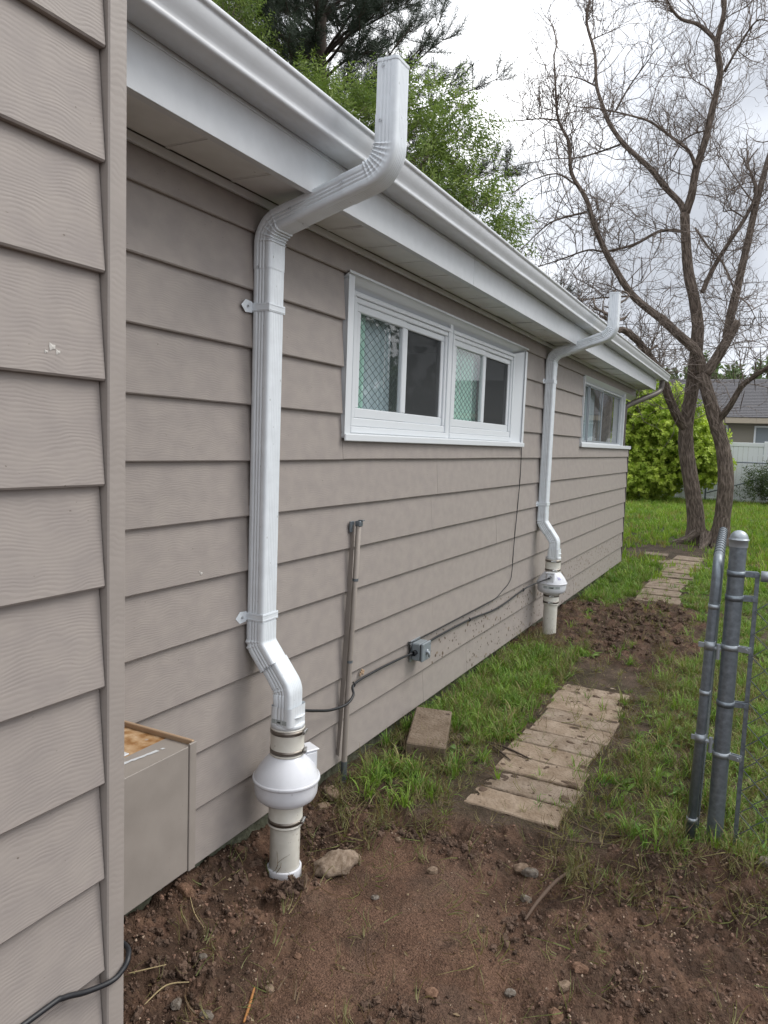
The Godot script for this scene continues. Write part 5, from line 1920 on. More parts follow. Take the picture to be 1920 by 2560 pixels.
func strap(parent: Node, y: float, x: float, hx: float, hz: float, zz: float) -> void:
	var st := sm()
	var h := 0.0145
	var o := 0.0022
	bar(st, x + hx, x + hx + o, y - h, y + h, -hz - o, hz + o, 0.001)
	bar(st, x - hx - 0.004, x + hx - 0.0003, y - h, y + h, hz + 0.0003, hz + o, 0.0008)
	bar(st, x - hx - 0.004, x + hx - 0.0003, y - h, y + h, -hz - o, -hz - 0.0003, 0.0008)
	for e in [-0.009, 0.009]:
		bar(st, x + hx + o, x + hx + o + 0.0012, y + e - 0.0015, y + e + 0.0015, -hz, hz, 0.0005)
		bar(st, x - hx, x + hx, y + e - 0.0015, y + e + 0.0015, hz + o, hz + o + 0.0012, 0.0005)
	# pointed ears screwed to the wall
	for e in [1.0, -1.0]:
		var xx := x - hx + 0.004
		var p := [Vector3(xx, y - 0.019, e * (hz + 0.002)), Vector3(xx, y + 0.019, e * (hz + 0.002)), Vector3(xx, y + 0.022, e * (hz + 0.040)), Vector3(xx, y, e * (hz + 0.064)), Vector3(xx, y - 0.022, e * (hz + 0.040))]
		for k in [1, 2, 3]:
			tri(st, p[0], p[k], p[k + 1], Vector3.RIGHT)
			tri(st, p[0] - Vector3(0.0015, 0, 0), p[k] - Vector3(0.0015, 0, 0), p[k + 1] - Vector3(0.0015, 0, 0), Vector3.LEFT)
		for k in 5:
			quad(st, p[k], p[(k + 1) % 5], p[(k + 1) % 5] - Vector3(0.0015, 0, 0), p[k] - Vector3(0.0015, 0, 0), (p[k] + p[(k + 1) % 5]) * 0.5 - Vector3(xx, y, e * (hz + 0.02)))
	var sp := part("strap", st, MT.downspout, parent)
	sp.position.z = zz
	part("screw", tube2(Vector3(x - hx + 0.004, y, hz + 0.030), Vector3(x - hx + 0.0085, y, hz + 0.030), 0.0045, 8), MT.screw, sp)

func hose_clamp(parent: Node, y: float, r: float, ang: float) -> void:
	var st := sm(true)
	st.set_smooth_group(1)
	lathe(st, [Vector2(r - 0.001, y - 0.008), Vector2(r + 0.0008, y - 0.008), Vector2(r + 0.0008, y + 0.008), Vector2(r - 0.001, y + 0.008)], Vector3.ZERO, 40)
	var cl := part("hose_clamp", st, MT.steel, parent)
	var d := Vector3(cos(ang), 0, sin(ang))
	var sc := sm()
	var tf := Transform3D(Basis(d, Vector3.UP, d.cross(Vector3.UP)), d * (r + 0.001) + Vector3.UP * y)
	cbox(sc, Vector3(0, -0.007, -0.016), Vector3(0.009, 0.007, 0.012), 0.002, tf)
	sc.set_smooth_group(-1)
	tube(sc, PackedVector3Array([tf * Vector3(0.006, 0, 0.010), tf * Vector3(0.006, 0, 0.024)]), PackedFloat32Array([0.006, 0.006]), 8)
	part("clamp_screw", sc, MT.screw, cl)

func make_vent(label: String, z0: float, dy: float, boss_dir: Vector3, nearer: bool) -> void:
	var cx := 0.17 if nearer else 0.158
	var v := thing("vent_stack", label, "vent pipe", Vector3(cx, 0, z0), "white vent stacks on the wall")
	var o := -cx
	var hx := 0.038
	var hz := 0.0465
	var prof := spout_profile(hx, hz, 0.012)
	var wx := 0.055 + o # downspout centre against the wall
	var px := 0.007
	var zz := 0.022
	# upper end: past the gutter and up
	var x_up := 0.53 + o
	var y_top := 2.80 if nearer else 2.815
	var c1 := Vector2(wx, 2.335 if nearer else 2.345)
	var c2 := Vector2(x_up, 2.475 if nearer else 2.50)
	var run := (c2 - c1).normalized()
	var e1 := bend(Vector2(wx, 2.185), c1, c1 + run * 0.135, 0.085)
	var e2 := bend(c2 - run * 0.165, c2, Vector2(x_up, 2.635), 0.10)
	var s1 := plen(e1)
	var s2 := plen(e2)
	var cr1 := []
	for k in 7:
		cr1.append(lerpf(0.075, s1 - 0.065, k / 6.0))
	var cr2 := []
	for k in 9:
		cr2.append(lerpf(0.085, s2 - 0.095, k / 8.0))
	# lower offset
	var yb := 0.585 + dy
	var c4 := Vector2(px, 0.665 + dy)
	var c3 := Vector2(wx, 0.818 + dy)
	var mid := c3.lerp(c4, 0.5)
	var e3 := bend(mid, c3, Vector2(wx, 0.905 + dy), 0.06, 26)
	var e4 := bend(Vector2(px, yb - 0.03), c4, mid + (c3 - c4).normalized() * 0.012, 0.06, 26)
	part("downspout", spout([Vector2(wx, 0.895 + dy), Vector2(wx, 1.5), Vector2(wx, 2.2)], zz, prof), MT.downspout, v)
	var q1 := part("elbow", spout(e1, zz, prof, cr1, 1.0, 0.035), MT.downspout, v)
	part("offset_spout", spout([c1 + run * 0.115, (c1 + c2) * 0.5, c2 - run * 0.145], zz, prof), MT.downspout, v)
	var q2 := part("elbow", spout(e2, zz, prof, cr2, -1.0, 0.035), MT.downspout, v)
	part("outlet_spout", spout([Vector2(x_up, 2.62), Vector2(x_up, 2.7), Vector2(x_up, y_top)], zz, prof), MT.downspout, v)
	var capst := sm()
	for k in prof.size():
		var a: Vector2 = prof[k] * 1.035
		var b: Vector2 = prof[(k + 1) % prof.size()] * 1.035
		quad(capst, Vector3(x_up + a.x, y_top - 0.006, zz + a.y), Vector3(x_up + b.x, y_top - 0.006, zz + b.y), Vector3(x_up + b.x, y_top + 0.004, zz + b.y), Vector3(x_up + a.x, y_top + 0.004, zz + a.y), Vector3(a.x, 0, a.y))
		quad(capst, Vector3(x_up + a.x, y_top + 0.004, zz + a.y), Vector3(x_up + b.x, y_top + 0.004, zz + b.y), Vector3(x_up + b.x * 0.9, y_top + 0.004, zz + b.y * 0.9), Vector3(x_up + a.x * 0.9, y_top + 0.004, zz + a.y * 0.9), Vector3.UP)
		quad(capst, Vector3(x_up + a.x * 0.9, y_top + 0.004, zz + a.y * 0.9), Vector3(x_up + b.x * 0.9, y_top + 0.004, zz + b.y * 0.9), Vector3(x_up + b.x * 0.9, y_top - 0.05, zz + b.y * 0.9), Vector3(x_up + a.x * 0.9, y_top - 0.05, zz + a.y * 0.9), -Vector3(a.x, 0, a.y))
	part("rim", capst, MT.downspout, v)
	var q3 := part("elbow", spout(e3, zz, prof, [plen(e3) * 0.52, plen(e3) * 0.60, plen(e3) * 0.68], -1.0, 0.035), MT.downspout, v)
	var q4 := part("elbow", spout(e4, zz * 0.6, prof, [plen(e4) * 0.30, plen(e4) * 0.40, plen(e4) * 0.50, plen(e4) * 0.58], -1.0, 0.0), MT.downspout, v)
	# screws
	for sc in [[q2, Vector3(x_up - 0.012, y_top - 0.02, zz + hz)], [q2, Vector3(x_up - 0.015, 2.612, zz + hz + 0.001)], [q1, Vector3(wx - 0.012, 2.19, zz + hz + 0.001)]]:
		part("screw", tube2(sc[1], sc[1] + Vector3(0, 0, 0.003), 0.0048, 8), MT.screw, sc[0])
	for f in [0.125, -0.155]:
		var b: Vector2 = (c1 + run * f) if f > 0 else (c2 + run * f)
		part("screw", tube2(Vector3(b.x - run.y * 0.006, b.y + 0.006, zz + hz + 0.001), Vector3(b.x - run.y * 0.006, b.y + 0.006, zz + hz + 0.004), 0.0048, 8), MT.screw, q1 if f > 0 else q2)
	part("screw", tube2(Vector3(mid.x, mid.y, zz + hz), Vector3(mid.x, mid.y, zz + hz + 0.004), 0.0048, 8), MT.screw, q4)
	for y in ([2.05, 0.925] if nearer else [2.13, 1.12]):
		strap(v, y, wx, hx, hz, zz)
	# adapter, couplings, fan, pipe
	var ad := spout([Vector2(px, 0.531 + dy), Vector2(px, 0.56 + dy), Vector2(px, 0.602 + dy)], zz * 0.4, spout_profile(hx + 0.008, hz + 0.008, 0.016))
	var adp := part("adapter", ad, MT.vinyl, v)
	var adr := sm(true)
	adr.set_smooth_group(1)
	lathe(adr, [Vector2(0.058, 0.602 + dy), Vector2(0.0, 0.602 + dy)], Vector3(px, -0.04, 0), 20)
	adr.set_smooth_group(2)
	lathe(adr, [Vector2(0.055, 0.515 + dy), Vector2(0.064, 0.515 + dy), Vector2(0.064, 0.530 + dy), Vector2(0.061, 0.5325 + dy), Vector2(0.02, 0.5325 + dy)], Vector3.ZERO, 40)
	part("adapter_flange", adr, MT.vinyl, adp)
	if nearer:
		var lb := sm()
		quad(lb, Vector3(px - 0.036, 0.538, zz * 0.4 + hz + 0.0087), Vector3(px + 0.03, 0.538, zz * 0.4 + hz + 0.0087), Vector3(px + 0.03, 0.556, zz * 0.4 + hz + 0.0087), Vector3(px - 0.036, 0.556, zz * 0.4 + hz + 0.0087), Vector3.BACK, Vector2(0, 1), Vector2(1, 1), Vector2(1, 0), Vector2(0, 0))
		part("sticker", lb, MT.label, adp)
	var cu := sm(true)
	cu.set_smooth_group(1)
	lathe(cu, [Vector2(0.060, 0.408 + dy), Vector2(0.0645, 0.408 + dy), Vector2(0.0655, 0.412 + dy), Vector2(0.0635, 0.4155 + dy), Vector2(0.0635, 0.508 + dy), Vector2(0.0655, 0.511 + dy), Vector2(0.0645, 0.5148 + dy), Vector2(0.060, 0.5148 + dy)], Vector3.ZERO, 48)
	part("coupling", cu, MT.rubber, v)
	hose_clamp(v, 0.500 + dy, 0.0645, -0.25 if nearer else 1.2)
	hose_clamp(v, 0.425 + dy, 0.0645, -0.35 if nearer else 1.0)
	var fan := sm(true)
	lathe(fan, [Vector2(0.057, 0.414 + dy), Vector2(0.0615, 0.4075 + dy), Vector2(0.066, 0.4035 + dy), Vector2(0.085, 0.382 + dy), Vector2(0.105, 0.355 + dy), Vector2(0.118, 0.332 + dy), Vector2(0.1225, 0.3215 + dy)], Vector3.ZERO, 64)
	var fp := part("fan_housing", fan, MT.fan, v)
	var rim := sm(true)
	rim.set_smooth_group(2)
	lathe(rim, [Vector2(0.1185, 0.3215 + dy), Vector2(0.1262, 0.3205 + dy), Vector2(0.1275, 0.317 + dy), Vector2(0.1275, 0.311 + dy), Vector2(0.1255, 0.308 + dy), Vector2(0.119, 0.308 + dy)], Vector3.ZERO, 64)
	part("rim", rim, MT.fan, fp)
	var bowl := sm(true)
	lathe(bowl, [Vector2(0.062, 0.222 + dy), Vector2(0.080, 0.2245 + dy), Vector2(0.098, 0.231 + dy), Vector2(0.111, 0.2425 + dy), Vector2(0.1175, 0.258 + dy), Vector2(0.1195, 0.275 + dy), Vector2(0.1205, 0.3078 + dy)], Vector3.ZERO, 64)
	part("bowl", bowl, MT.fan, fp)
	# wiring boss on the cone
	var bs := sm()
	var side := boss_dir.cross(Vector3.UP).normalized()
	var tfb := Transform3D(Basis(boss_dir, Vector3.UP, side), Vector3.UP * dy)
	cbox(bs, Vector3(0.060, 0.322, -0.034), Vector3(0.118, 0.4035, 0.034), 0.008, tfb)
	cbox(bs, Vector3(0.064, 0.4038, -0.037), Vector3(0.121, 0.411, 0.037), 0.003, tfb)
	part("wiring_boss", bs, MT.fan, fp)
	if not nearer:
		part("cable_gland", tube2(tfb * Vector3(0.118, 0.372, 0.0), tfb * Vector3(0.132, 0.372, 0.0), 0.011, 12), MT.black, fp)
	if not nearer:
		var ls := sm(true)
		for i in 16:
			var a0 := 0.72 + i * 0.075
			var a1 := a0 + 0.075
			var rr := 0.1208
			quad(ls, Vector3(cos(a0) * rr, 0.276 + dy, sin(a0) * rr), Vector3(cos(a1) * rr, 0.276 + dy, sin(a1) * rr), Vector3(cos(a1) * rr, 0.299 + dy, sin(a1) * rr), Vector3(cos(a0) * rr, 0.299 + dy, sin(a0) * rr), Vector3(cos(a0), 0, sin(a0)), Vector2(1 - i / 16.0, 1), Vector2(1 - (i + 1) / 16.0, 1), Vector2(1 - (i + 1) / 16.0, 0), Vector2(1 - i / 16.0, 0))
		part("printed_label", ls, MT.label, fp)
		# violet square logo sticker on the cone: a ring with a dark bar
		var vio := mat(lin(0.16, 0.15, 0.42), 0.4)
		var ps := sm()
		var dn := Vector3(0.62, 0, 0.55).normalized()
		var sd := dn.cross(Vector3.UP).normalized()
		var upv := (Vector3.UP * 0.72 - dn * 0.69).normalized()
		var nn := sd.cross(upv).normalized()
		if nn.dot(dn) < 0:
			nn = -nn
		var org := dn * 0.1005 + Vector3.UP * (0.3625 + dy) + nn * 0.0015
		for rct in [[-0.013, 0.013, 0.009, 0.012], [-0.013, 0.013, -0.012, -0.009], [-0.013, -0.010, -0.009, 0.009], [0.010, 0.013, -0.009, 0.009], [-0.006, 0.006, -0.005, 0.004]]:
			quad(ps, org + sd * rct[0] + upv * rct[2], org + sd * rct[1] + upv * rct[2], org + sd * rct[1] + upv * rct[3], org + sd * rct[0] + upv * rct[3], nn)
		part("logo_sticker", ps, vio, fp)
	var lc := sm(true)
	lc.set_smooth_group(1)
	lathe(lc, [Vector2(0.058, 0.131 + dy), Vector2(0.066, 0.131 + dy), Vector2(0.067, 0.135 + dy), Vector2(0.0645, 0.139 + dy), Vector2(0.0645, 0.216 + dy), Vector2(0.0625, 0.2212 + dy), Vector2(0.058, 0.2212 + dy)], Vector3.ZERO, 48)
	part("coupling", lc, MT.rubber, v)
	hose_clamp(v, 0.150 + dy, 0.0655, -0.3 if nearer else 1.3)
	if not nearer:
		hose_clamp(v, 0.206 + dy, 0.0655, 1.2)
	part("pipe", tube2(Vector3(0.0, -0.25, 0.0), Vector3(0.0, 0.13 + dy, 0.0), 0.0572, 44), MT.pvc, v)
	if nearer:
		var co := sm(true)
		co.set_smooth_group(1)
		lathe(co, [Vector2(0.062, -0.22), Vector2(0.062, -0.088), Vector2(0.0665, -0.084), Vector2(0.0665, -0.040), Vector2(0.0645, -0.037), Vector2(0.0585, -0.037)], Vector3.ZERO, 44)
		part("collar", co, MT.fan, v)

func make_vents() -> void:
	make_vent("nearer white downspout vent with an inline fan and soil-stained collar", -2.245, 0.0, Vector3(0.44, 0, -0.9).normalized(), true)
	make_vent("farther white downspout vent with a labelled inline fan beyond the window", -6.13, 0.148, Vector3(0.12, 0, 0.99).normalized(), false)

# ------------------------------------------------------------------ litter
func make_litter() -> void:
	var r := RandomNumberGenerator.new()
	r.seed = 64
	var rocks := [[0.352, -2.333, 0.075, "large flat tan stone on the soil beside the nearer vent pipe"], [0.056, -2.773, 0.045, "pale rough stone between the conduit and the nearer vent pipe"], [0.075, -2.677, 0.032, "tan stone just in front of the pale rough one by the conduit"],
		[0.25, -1.691, 0.016, "small grey pebble on dark soil in front of the cover box"], [0.316, -1.505, 0.019, "small grey pebble nearest the corner board"], [0.408, -1.528, 0.021, "rounded grey pebble at the bottom edge beside another one"], [0.03, -2.155, 0.022, "small brown stone against the foundation behind the vent pipe"],
		[0.046, -1.836, 0.034, "flat brown stone half buried below the cover box"], [0.495, -1.855, 0.015, "pinkish pebble on the trodden red soil"], [0.573, -2.23, 0.015, "pale pebble to the side of the large flat stone"], [0.508, -1.689, 0.017, "tan pebble at the lower middle of the dug soil"],
		[0.688, -2.48, 0.023, "white crumbly stone in the middle of the red soil"], [0.969, -2.684, 0.030, "grey broken stone beside the long stick"], [1.016, -2.657, 0.032, "tan broken stone touching the grey one by the stick"], [1.046, -2.495, 0.024, "oblong pale stone under the end of the long stick"],
		[1.131, -2.05, 0.018, "pale pebble beside a hollow in the red soil"], [1.303, -2.194, 0.026, "brown stone on the dug soil toward the gate"], [1.28, -2.016, 0.030, "reddish flat stone at the bottom edge of the dug soil"], [0.934, -1.909, 0.021, "grey pebble at the bottom middle of the red soil"], [1.806, -3.0, 0.035, "reddish stone on the spoil heap beside the fence"],
		[1.276, -2.116, 0.022, "flat grey chip next to the brown stone"], [0.492, -2.577, 0.016, "white pebble at the edge of the dig near the grass"], [0.744, -2.661, 0.016, "white flake of stone at the edge of the trodden path"]]
	for i in rocks.size():
		var q: Array = rocks[i]
		var sub := 3 if q[2] > 0.03 else 2
		var o := piece("stone", lump(700 + i, sub, 0.24, Vector3(1.0, 0.62, 0.78)), MT.rock[[0, 0, 0, 1, 1, 1, 2, 2, 2, 1][i % 10] if i > 2 else 0], self)
		o.scale = Vector3.ONE * q[2]
		o.rotation = Vector3(r.randf_range(-0.3, 0.3), r.randf() * TAU, r.randf_range(-0.3, 0.3))
		o.position = Vector3(q[0], gh(q[0], q[1]) + q[2] * 0.22, q[1])
		if i == 0:
			o.material_override = MT.rock_pale
			o.scale = Vector3(0.085, 0.06, 0.062)
			o.rotation = Vector3(0.5, 0.9, 0.25)
			o.position.y += 0.015
		tag(o, q[3], "stone", "stones on the dug soil")
	# sticks
	var sticks := [["wood_strip", "long curved brown wood strip lying on the red soil", [[1.2, -2.833], [1.13, -2.643], [1.096, -2.484], [1.081, -2.364]], 0.007], ["fallen_twig", "brown twig across the grass beside the first slab", [[1.031, -3.098], [1.185, -3.038], [1.334, -3.034]], 0.0045], ["fallen_twig", "brown twig in front of the slabs parallel to another", [[1.004, -2.917], [1.143, -2.929], [1.275, -2.955]], 0.004],
		["seed_pod", "dark seed pod reaching from the grass onto the slabs", [[0.435, -3.685], [0.545, -3.613], [0.663, -3.5]], 0.005], ["seed_pod", "longer dark seed pod crossing onto the slabs", [[0.457, -3.681], [0.597, -3.646], [0.749, -3.56]], 0.005],
		["dry_straw", "bent pale straw on the dark soil below the cover box", [[0.247, -1.45], [0.252, -1.53], [0.30, -1.575]], 0.0022], ["dry_straw", "pale straw leading off the half-buried brown stone", [[0.077, -1.825], [0.12, -1.80], [0.176, -1.781]], 0.0018], ["dry_straw", "short pale straw close to the corner board", [[0.13, -1.50], [0.16, -1.53], [0.20, -1.585]], 0.002], ["torn_root", "orange torn root at the bottom edge of the soil", [[0.525, -1.545], [0.505, -1.59], [0.478, -1.655]], 0.0045]]
	for s in sticks:
		var ctrl := []
		for p in s[2]:
			ctrl.append(Vector3(p[0], gh(p[0], p[1]) + (0.016 if p[0] > 0.6 and p[0] < 1.03 and p[1] < -3.02 else 0.012), p[1]))
		if s[0] == "wood_strip":
			ctrl[1].y += 0.012
			ctrl[2].y += 0.006
		var st := sm(true)
		var pts := curve_pts(ctrl, 6)
		var rad := PackedFloat32Array()
		for i in pts.size():
			rad.append(s[3] * (0.55 + 0.45 * sin(PI * (i + 0.5) / pts.size())))
		tube(st, pts, rad, 6, true)
		var o := part(s[0], st, {"seed_pod": MT.pod, "dry_straw": MT.straw, "torn_root": MT.orange}.get(s[0], MT.wood), self)
		tag(o, s[1], {"seed_pod": "pod", "dry_straw": "straw", "torn_root": "root"}.get(s[0], "twig"))
	# bits of dead leaf
	var lm := [spray(91, 1, 0.022, 0.012, 0.0, 0.6), spray(92, 1, 0.03, 0.010, 0.0, 0.7), spray(93, 1, 0.018, 0.014, 0.0, 0.5)]
	var lxf := []
	var lcol := []
	for k in 520:
		var x := r.randf_range(0.03, 1.95)
		var z := -1.35 - 5.2 * pow(r.randf(), 1.3)
		lxf.append(Transform3D(Basis.from_euler(Vector3(r.randf_range(-0.5, 0.5), r.randf() * TAU, r.randf_range(-0.5, 0.5))) * Basis.from_scale(Vector3.ONE * r.randf_range(0.5, 1.2)), Vector3(x, gh(x, z) + 0.006, z)))
		lcol.append(Color(0.20, 0.12, 0.06).lerp(Color(0.36, 0.28, 0.17), r.randf()))
	scatter("leaf_litter", lm, MT.leaf, lxf, lcol, self)
	# crumbs of soil
	var lumps := [lump(801, 2, 0.3), lump(802, 2, 0.28, Vector3(1, 0.7, 0.8)), lump(803, 2, 0.32, Vector3(0.8, 0.8, 1.1)), lump(804, 2, 0.35, Vector3(1, 0.8, 0.9))]
	var xf := []
	var cols := []
	var tries := 0
	while xf.size() < 30000 and tries < 160000:
		tries += 1
		var x := r.randf_range(-0.02, 2.0)
		var z := r.randf_range(-3.3, -1.25) if r.randf() < 0.8 else r.randf_range(-8.4, -5.5)
		var l := loose(x, z)
		var clump := clampf(0.35 + n_patch.get_noise_2d(x * 3.0, z * 3.0) * 1.6, 0.02, 1.0)
		if r.randf() > l * clump + 0.12:
			continue
		var s := 0.0011 + 0.0065 * pow(r.randf(), 8.0) * (0.25 + l)
		xf.append(Transform3D(Basis.from_euler(Vector3(r.randf() * 6.0, r.randf() * 6.0, r.randf() * 6.0)) * Basis.from_scale(Vector3.ONE * s), Vector3(x, gh(x, z) + s * 0.35, z)))
		var g := r.randf_range(0.65, 1.35)
		var c := Color(0.135 * g, 0.084 * g, 0.059 * g)
		if r.randf() < 0.13 and s < 0.005:
			c = Color(0.36 * g, 0.27 * g, 0.20 * g)
		elif r.randf() < 0.35 and s < 0.008:
			c = Color(0.19 * g, 0.112 * g, 0.078 * g)
		cols.append(c)
	# bigger clods where the spoil was thrown: round the pipe, by the wall, along the edges of the dig
	var bigl := [lump(811, 3, 0.8), lump(812, 3, 0.9, Vector3(1, 0.6, 0.8)), lump(813, 3, 0.85, Vector3(0.8, 0.6, 1.1))]
	var bxf := []
	var bcol := []
	for sp in [[0.27, -2.12, 0.07, 0.05, 46, 0.018], [0.16, -1.62, 0.16, 0.16, 70, 0.016], [0.1, -1.95, 0.1, 0.2, 40, 0.015], [0.95, -1.78, 0.14, 0.09, 60, 0.014], [0.55, -2.64, 0.3, 0.05, 60, 0.014], [1.05, -2.3, 0.08, 0.12, 40, 0.013], [1.5, -2.75, 0.3, 0.12, 90, 0.014], [1.5, -2.1, 0.2, 0.15, 50, 0.012], [0.12, -2.55, 0.08, 0.12, 40, 0.014], [0.7, -6.3, 0.4, 0.4, 90, 0.022], [0.95, -7.2, 0.3, 0.6, 110, 0.026], [0.4, -7.6, 0.35, 0.5, 90, 0.026], [1.02, -4.72, 0.06, 0.06, 14, 0.02]]:
		for k in sp[4]:
			var x: float = sp[0] + r.randfn() * sp[2] * 0.6
			var z: float = sp[1] + r.randfn() * sp[3] * 0.6
			if x < 0.02:
				continue
			var sz: float = sp[5] * r.randf_range(0.25, 1.0)
			bxf.append(Transform3D(Basis.from_euler(Vector3(r.randf() * 6.0, r.randf() * 6.0, r.randf() * 6.0)) * Basis.from_scale(Vector3.ONE * sz), Vector3(x, gh(x, z) + sz * 0.3, z)))
			var g2 := r.randf_range(0.7, 1.25)
			bcol.append(Color(0.105 * g2, 0.066 * g2, 0.046 * g2))
	scatter("soil_clods", bigl, MT.clod, bxf, bcol, self)
	# mud pats dropped on the slabs
	for k in 40:
		var x := r.randf_range(0.62, 1.02)
		var z := -3.1 - 2.4 * pow(r.randf(), 0.6)
		var s := r.randf_range(0.006, 0.022) if k % 5 == 0 else r.randf_range(0.003, 0.010)
		xf.append(Transform3D(Basis(Vector3.UP, r.randf() * 6.0) * Basis.from_scale(Vector3(s * 1.5, s * 0.4, s)), Vector3(x, gh(0.815, z) + 0.010, z)))
		cols.append(Color(0.11, 0.073, 0.05))
	scatter("soil_crumbs", lumps, MT.clod, xf, cols, self)

# ------------------------------------------------------------------ grass
func tuft(seed_: int, n: int, h: float, spread: float, wid: float, lie := 0.0) -> ArrayMesh:
	var r := RandomNumberGenerator.new()
	r.seed = seed_
	var A := [PackedVector3Array(), PackedVector3Array(), PackedInt32Array(), PackedColorArray()]
	for i in n:
		var a := r.randf() * TAU
		var out := Vector3(cos(a), 0, sin(a))
		var p := out * spread * r.randf() * 0.5
		var hh := h * r.randf_range(0.45, 1.15)
		var lean := r.randf_range(0.15, 0.9) + lie
		var side := out.cross(Vector3.UP).normalized().rotated(Vector3.UP, r.randf_range(-0.6, 0.6))
		var w := wid * r.randf_range(0.6, 1.2)
		var b: int = A[0].size()
		var seg := 4
		var sh := r.randf_range(0.7, 1.25)
		var yel := r.randf_range(0.0, 0.25)
		# one tint for the whole blade
		var blade := Color(sh * (1.0 + yel), sh, sh * (1.0 - yel))
		for s in seg + 1:
			var f := float(s) / seg
			var bend_ := lean * f * f
			var up := sqrt(maxf(0.0, 1.0 - pow(minf(bend_, 0.98), 2.0)))
			var q := p + Vector3.UP * hh * f * lerpf(1.0, up, 0.8) + out * hh * bend_ * 0.75
			var ww := w * (1.0 - f * f) + 0.0003
			for e in [-1.0, 1.0]:
				A[0].append(q + side * ww * e)
				A[3].append(blade)
		for s in seg:
			var k := b + s * 2
			A[2].append_array([k, k + 1, k + 2, k + 1, k + 3, k + 2])
	return arrays_mesh(A)

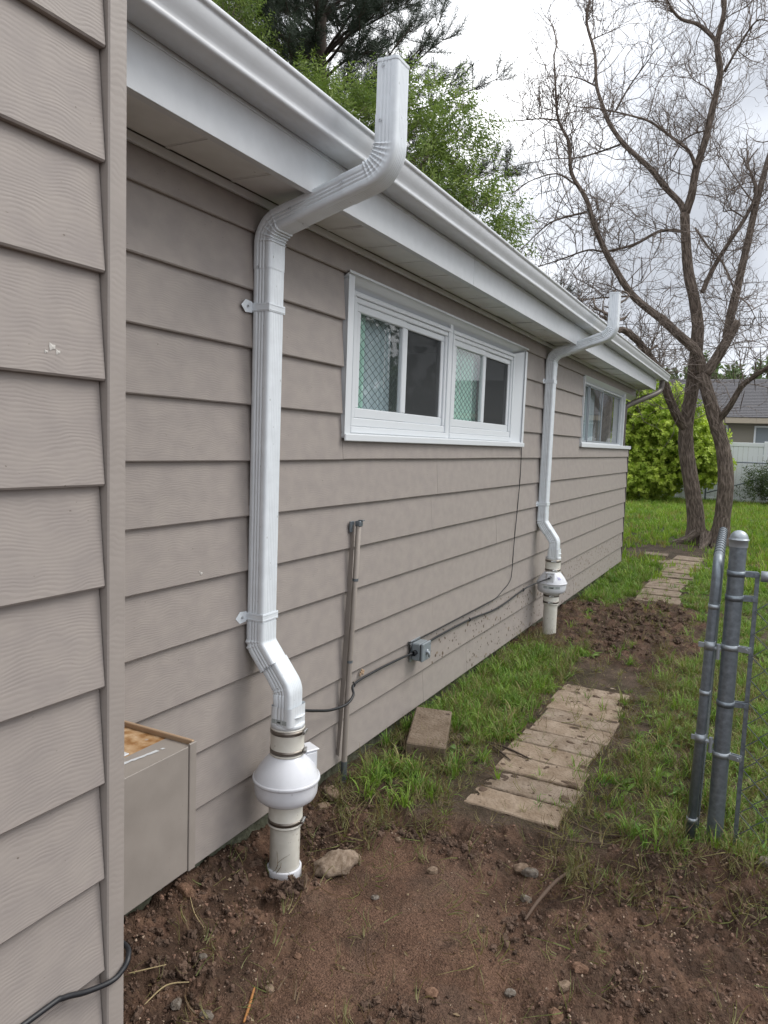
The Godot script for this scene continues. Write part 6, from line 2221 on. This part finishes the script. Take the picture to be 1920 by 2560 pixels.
func make_grass() -> void:
	var r := RandomNumberGenerator.new()
	r.seed = 515
	var near_t := [tuft(1, 10, 0.095, 0.05, 0.0022), tuft(2, 9, 0.125, 0.06, 0.0024), tuft(3, 12, 0.06, 0.06, 0.002), tuft(4, 9, 0.10, 0.07, 0.0028, 0.5)]
	var xf := []
	var cols := []
	var tries := 0
	# strip by the wall, verge towards the fence, both fairly near
	while xf.size() < 13000 and tries < 150000:
		tries += 1
		var x := r.randf_range(0.015, 3.2)
		var z := -2.75 - pow(r.randf(), 1.25) * 8.0
		if x > 2.0 and r.randf() < 0.6:
			continue
		var b := bare(x, z)
		var pn := n_patch.get_noise_2d(x * 2.4 + 40.0, z * 2.4)
		var dens := (1.0 - b) * clampf(0.45 + pn * 2.4, 0.03, 1.0)
		if z > -3.5:
			dens *= 0.55
		# thin and trampled just off the path
		if x > 1.05 and x < 1.45 and z > -5.5:
			dens *= 0.45
		if x < 0.5 and z > -5.6 and z < -3.6:
			dens = maxf(dens, (1.0 - b) * clampf(0.75 + pn * 1.2, 0.25, 1.0))
		if absf(x - 0.22) < 0.17 and absf(z + 3.48) < 0.27:
			continue
		if r.randf() > dens + 0.006:
			continue
		var lush := clampf(0.5 + pn * 0.8 + (0.35 if x < 0.55 else 0.0), 0.0, 1.0)
		var s := r.randf_range(0.55, 1.1) * (0.7 + 0.5 * lush)
		if z < -9.0:
			s *= 1.15
		xf.append(Transform3D(Basis(Vector3.UP, r.randf() * TAU) * Basis(Vector3.RIGHT, r.randf_range(-0.25, 0.25)) * Basis.from_scale(Vector3(s, s * r.randf_range(0.6, 1.1), s)), Vector3(x, gh(x, z) - 0.006, z)))
		var dry := r.randf()
		var c := Color(0.10, 0.215, 0.03).lerp(Color(0.25, 0.38, 0.055), r.randf())
		if dry < 0.14 + 0.25 * (1.0 - lush):
			c = Color(0.34, 0.28, 0.13).lerp(Color(0.2, 0.22, 0.07), r.randf())
		cols.append(c)
	scatter("grass", near_t, MT.grass, xf, cols, self)
	# lawn farther off
	var far_t := [tuft(11, 12, 0.15, 0.22, 0.006), tuft(12, 12, 0.12, 0.24, 0.007), tuft(13, 10, 0.18, 0.2, 0.006)]
	xf = []
	cols = []
	tries = 0
	while xf.size() < 17000 and tries < 80000:
		tries += 1
		var z := -9.5 - 18.0 * pow(r.randf(), 1.2)
		var x := r.randf_range(-4.0, 6.0)
		if x < 0.15 and z > -10.5:
			continue
		if r.randf() < bare(x, z):
			continue
		var pn := n_patch.get_noise_2d(x * 0.7, z * 0.7)
		var s := r.randf_range(0.6, 1.2) * (1.0 + pn * 0.6)
		xf.append(Transform3D(Basis(Vector3.UP, r.randf() * TAU) * Basis.from_scale(Vector3(s, s * 0.85, s)), Vector3(x, gh(x, z) - 0.01, z)))
		var c := Color(0.13, 0.26, 0.03).lerp(Color(0.31, 0.44, 0.055), clampf(r.randf() + pn * 0.5, 0, 1))
		if r.randf() < 0.10 + maxf(0.0, n_patch.get_noise_2d(x * 0.35 + 90.0, z * 0.35)) * 0.5:
			c = Color(0.34, 0.34, 0.10).lerp(Color(0.30, 0.24, 0.11), r.randf())
		cols.append(c)
	scatter("lawn_grass", far_t, MT.grass, xf, cols, self)
	# low broad-leaved weeds among the grass
	var wm := [spray(61, 7, 0.05, 0.022, 0.01, -0.1), spray(62, 9, 0.04, 0.026, 0.012, 0.0), spray(63, 6, 0.065, 0.02, 0.01, 0.1)]
	xf = []
	cols = []
	tries = 0
	while xf.size() < 420 and tries < 9000:
		tries += 1
		var x := r.randf_range(0.05, 2.6)
		var z := -2.8 - 7.0 * r.randf()
		if r.randf() < bare(x, z) + 0.02:
			continue
		xf.append(Transform3D(Basis(Vector3.UP, r.randf() * TAU) * Basis.from_scale(Vector3.ONE * r.randf_range(0.5, 1.3)), Vector3(x, gh(x, z) + 0.004, z)))
		cols.append(Color(0.13, 0.25, 0.05).lerp(Color(0.24, 0.34, 0.08), r.randf()))
	scatter("weeds", wm, MT.leaf, xf, cols, self)
	# cut and flattened blades
	var sm_ := []
	for v in 3:
		sm_.append(tuft(31 + v, 5, 0.10, 0.08, 0.0016, 0.9))
	xf = []
	cols = []
	tries = 0
	while xf.size() < 5200 and tries < 80000:
		tries += 1
		var x := r.randf_range(0.03, 2.2)
		var z := r.randf_range(-6.0, -1.4) if r.randf() < 0.85 else r.randf_range(-8.6, -6.0)
		var w := 0.13
		if z < -2.6 and z > -6.0:
			w = 0.8
			if x > 0.6 and x < 1.03:
				w = 0.10
		elif z < -6.0:
			w = 0.3
		if x < 0.32 and z > -3.6 and z < -2.85:
			w = 1.0
		w *= clampf(0.5 + n_patch.get_noise_2d(x * 2.2 + 70.0, z * 2.2) * 1.4, 0.05, 1.0)
		if r.randf() > w:
			continue
		var s := r.randf_range(0.5, 1.05)
		xf.append(Transform3D(Basis.from_euler(Vector3(r.randf_range(0.9, 1.5), r.randf() * TAU, 0)) * Basis.from_scale(Vector3.ONE * s), Vector3(x, gh(x, z) + 0.008, z)))
		var c := Color(0.30, 0.25, 0.12).lerp(Color(0.14, 0.17, 0.05), pow(r.randf(), 0.8))
		if r.randf() < 0.3:
			c = Color(0.16, 0.11, 0.06)
		cols.append(c)
	scatter("cut_grass", sm_, MT.grass, xf, cols, self)
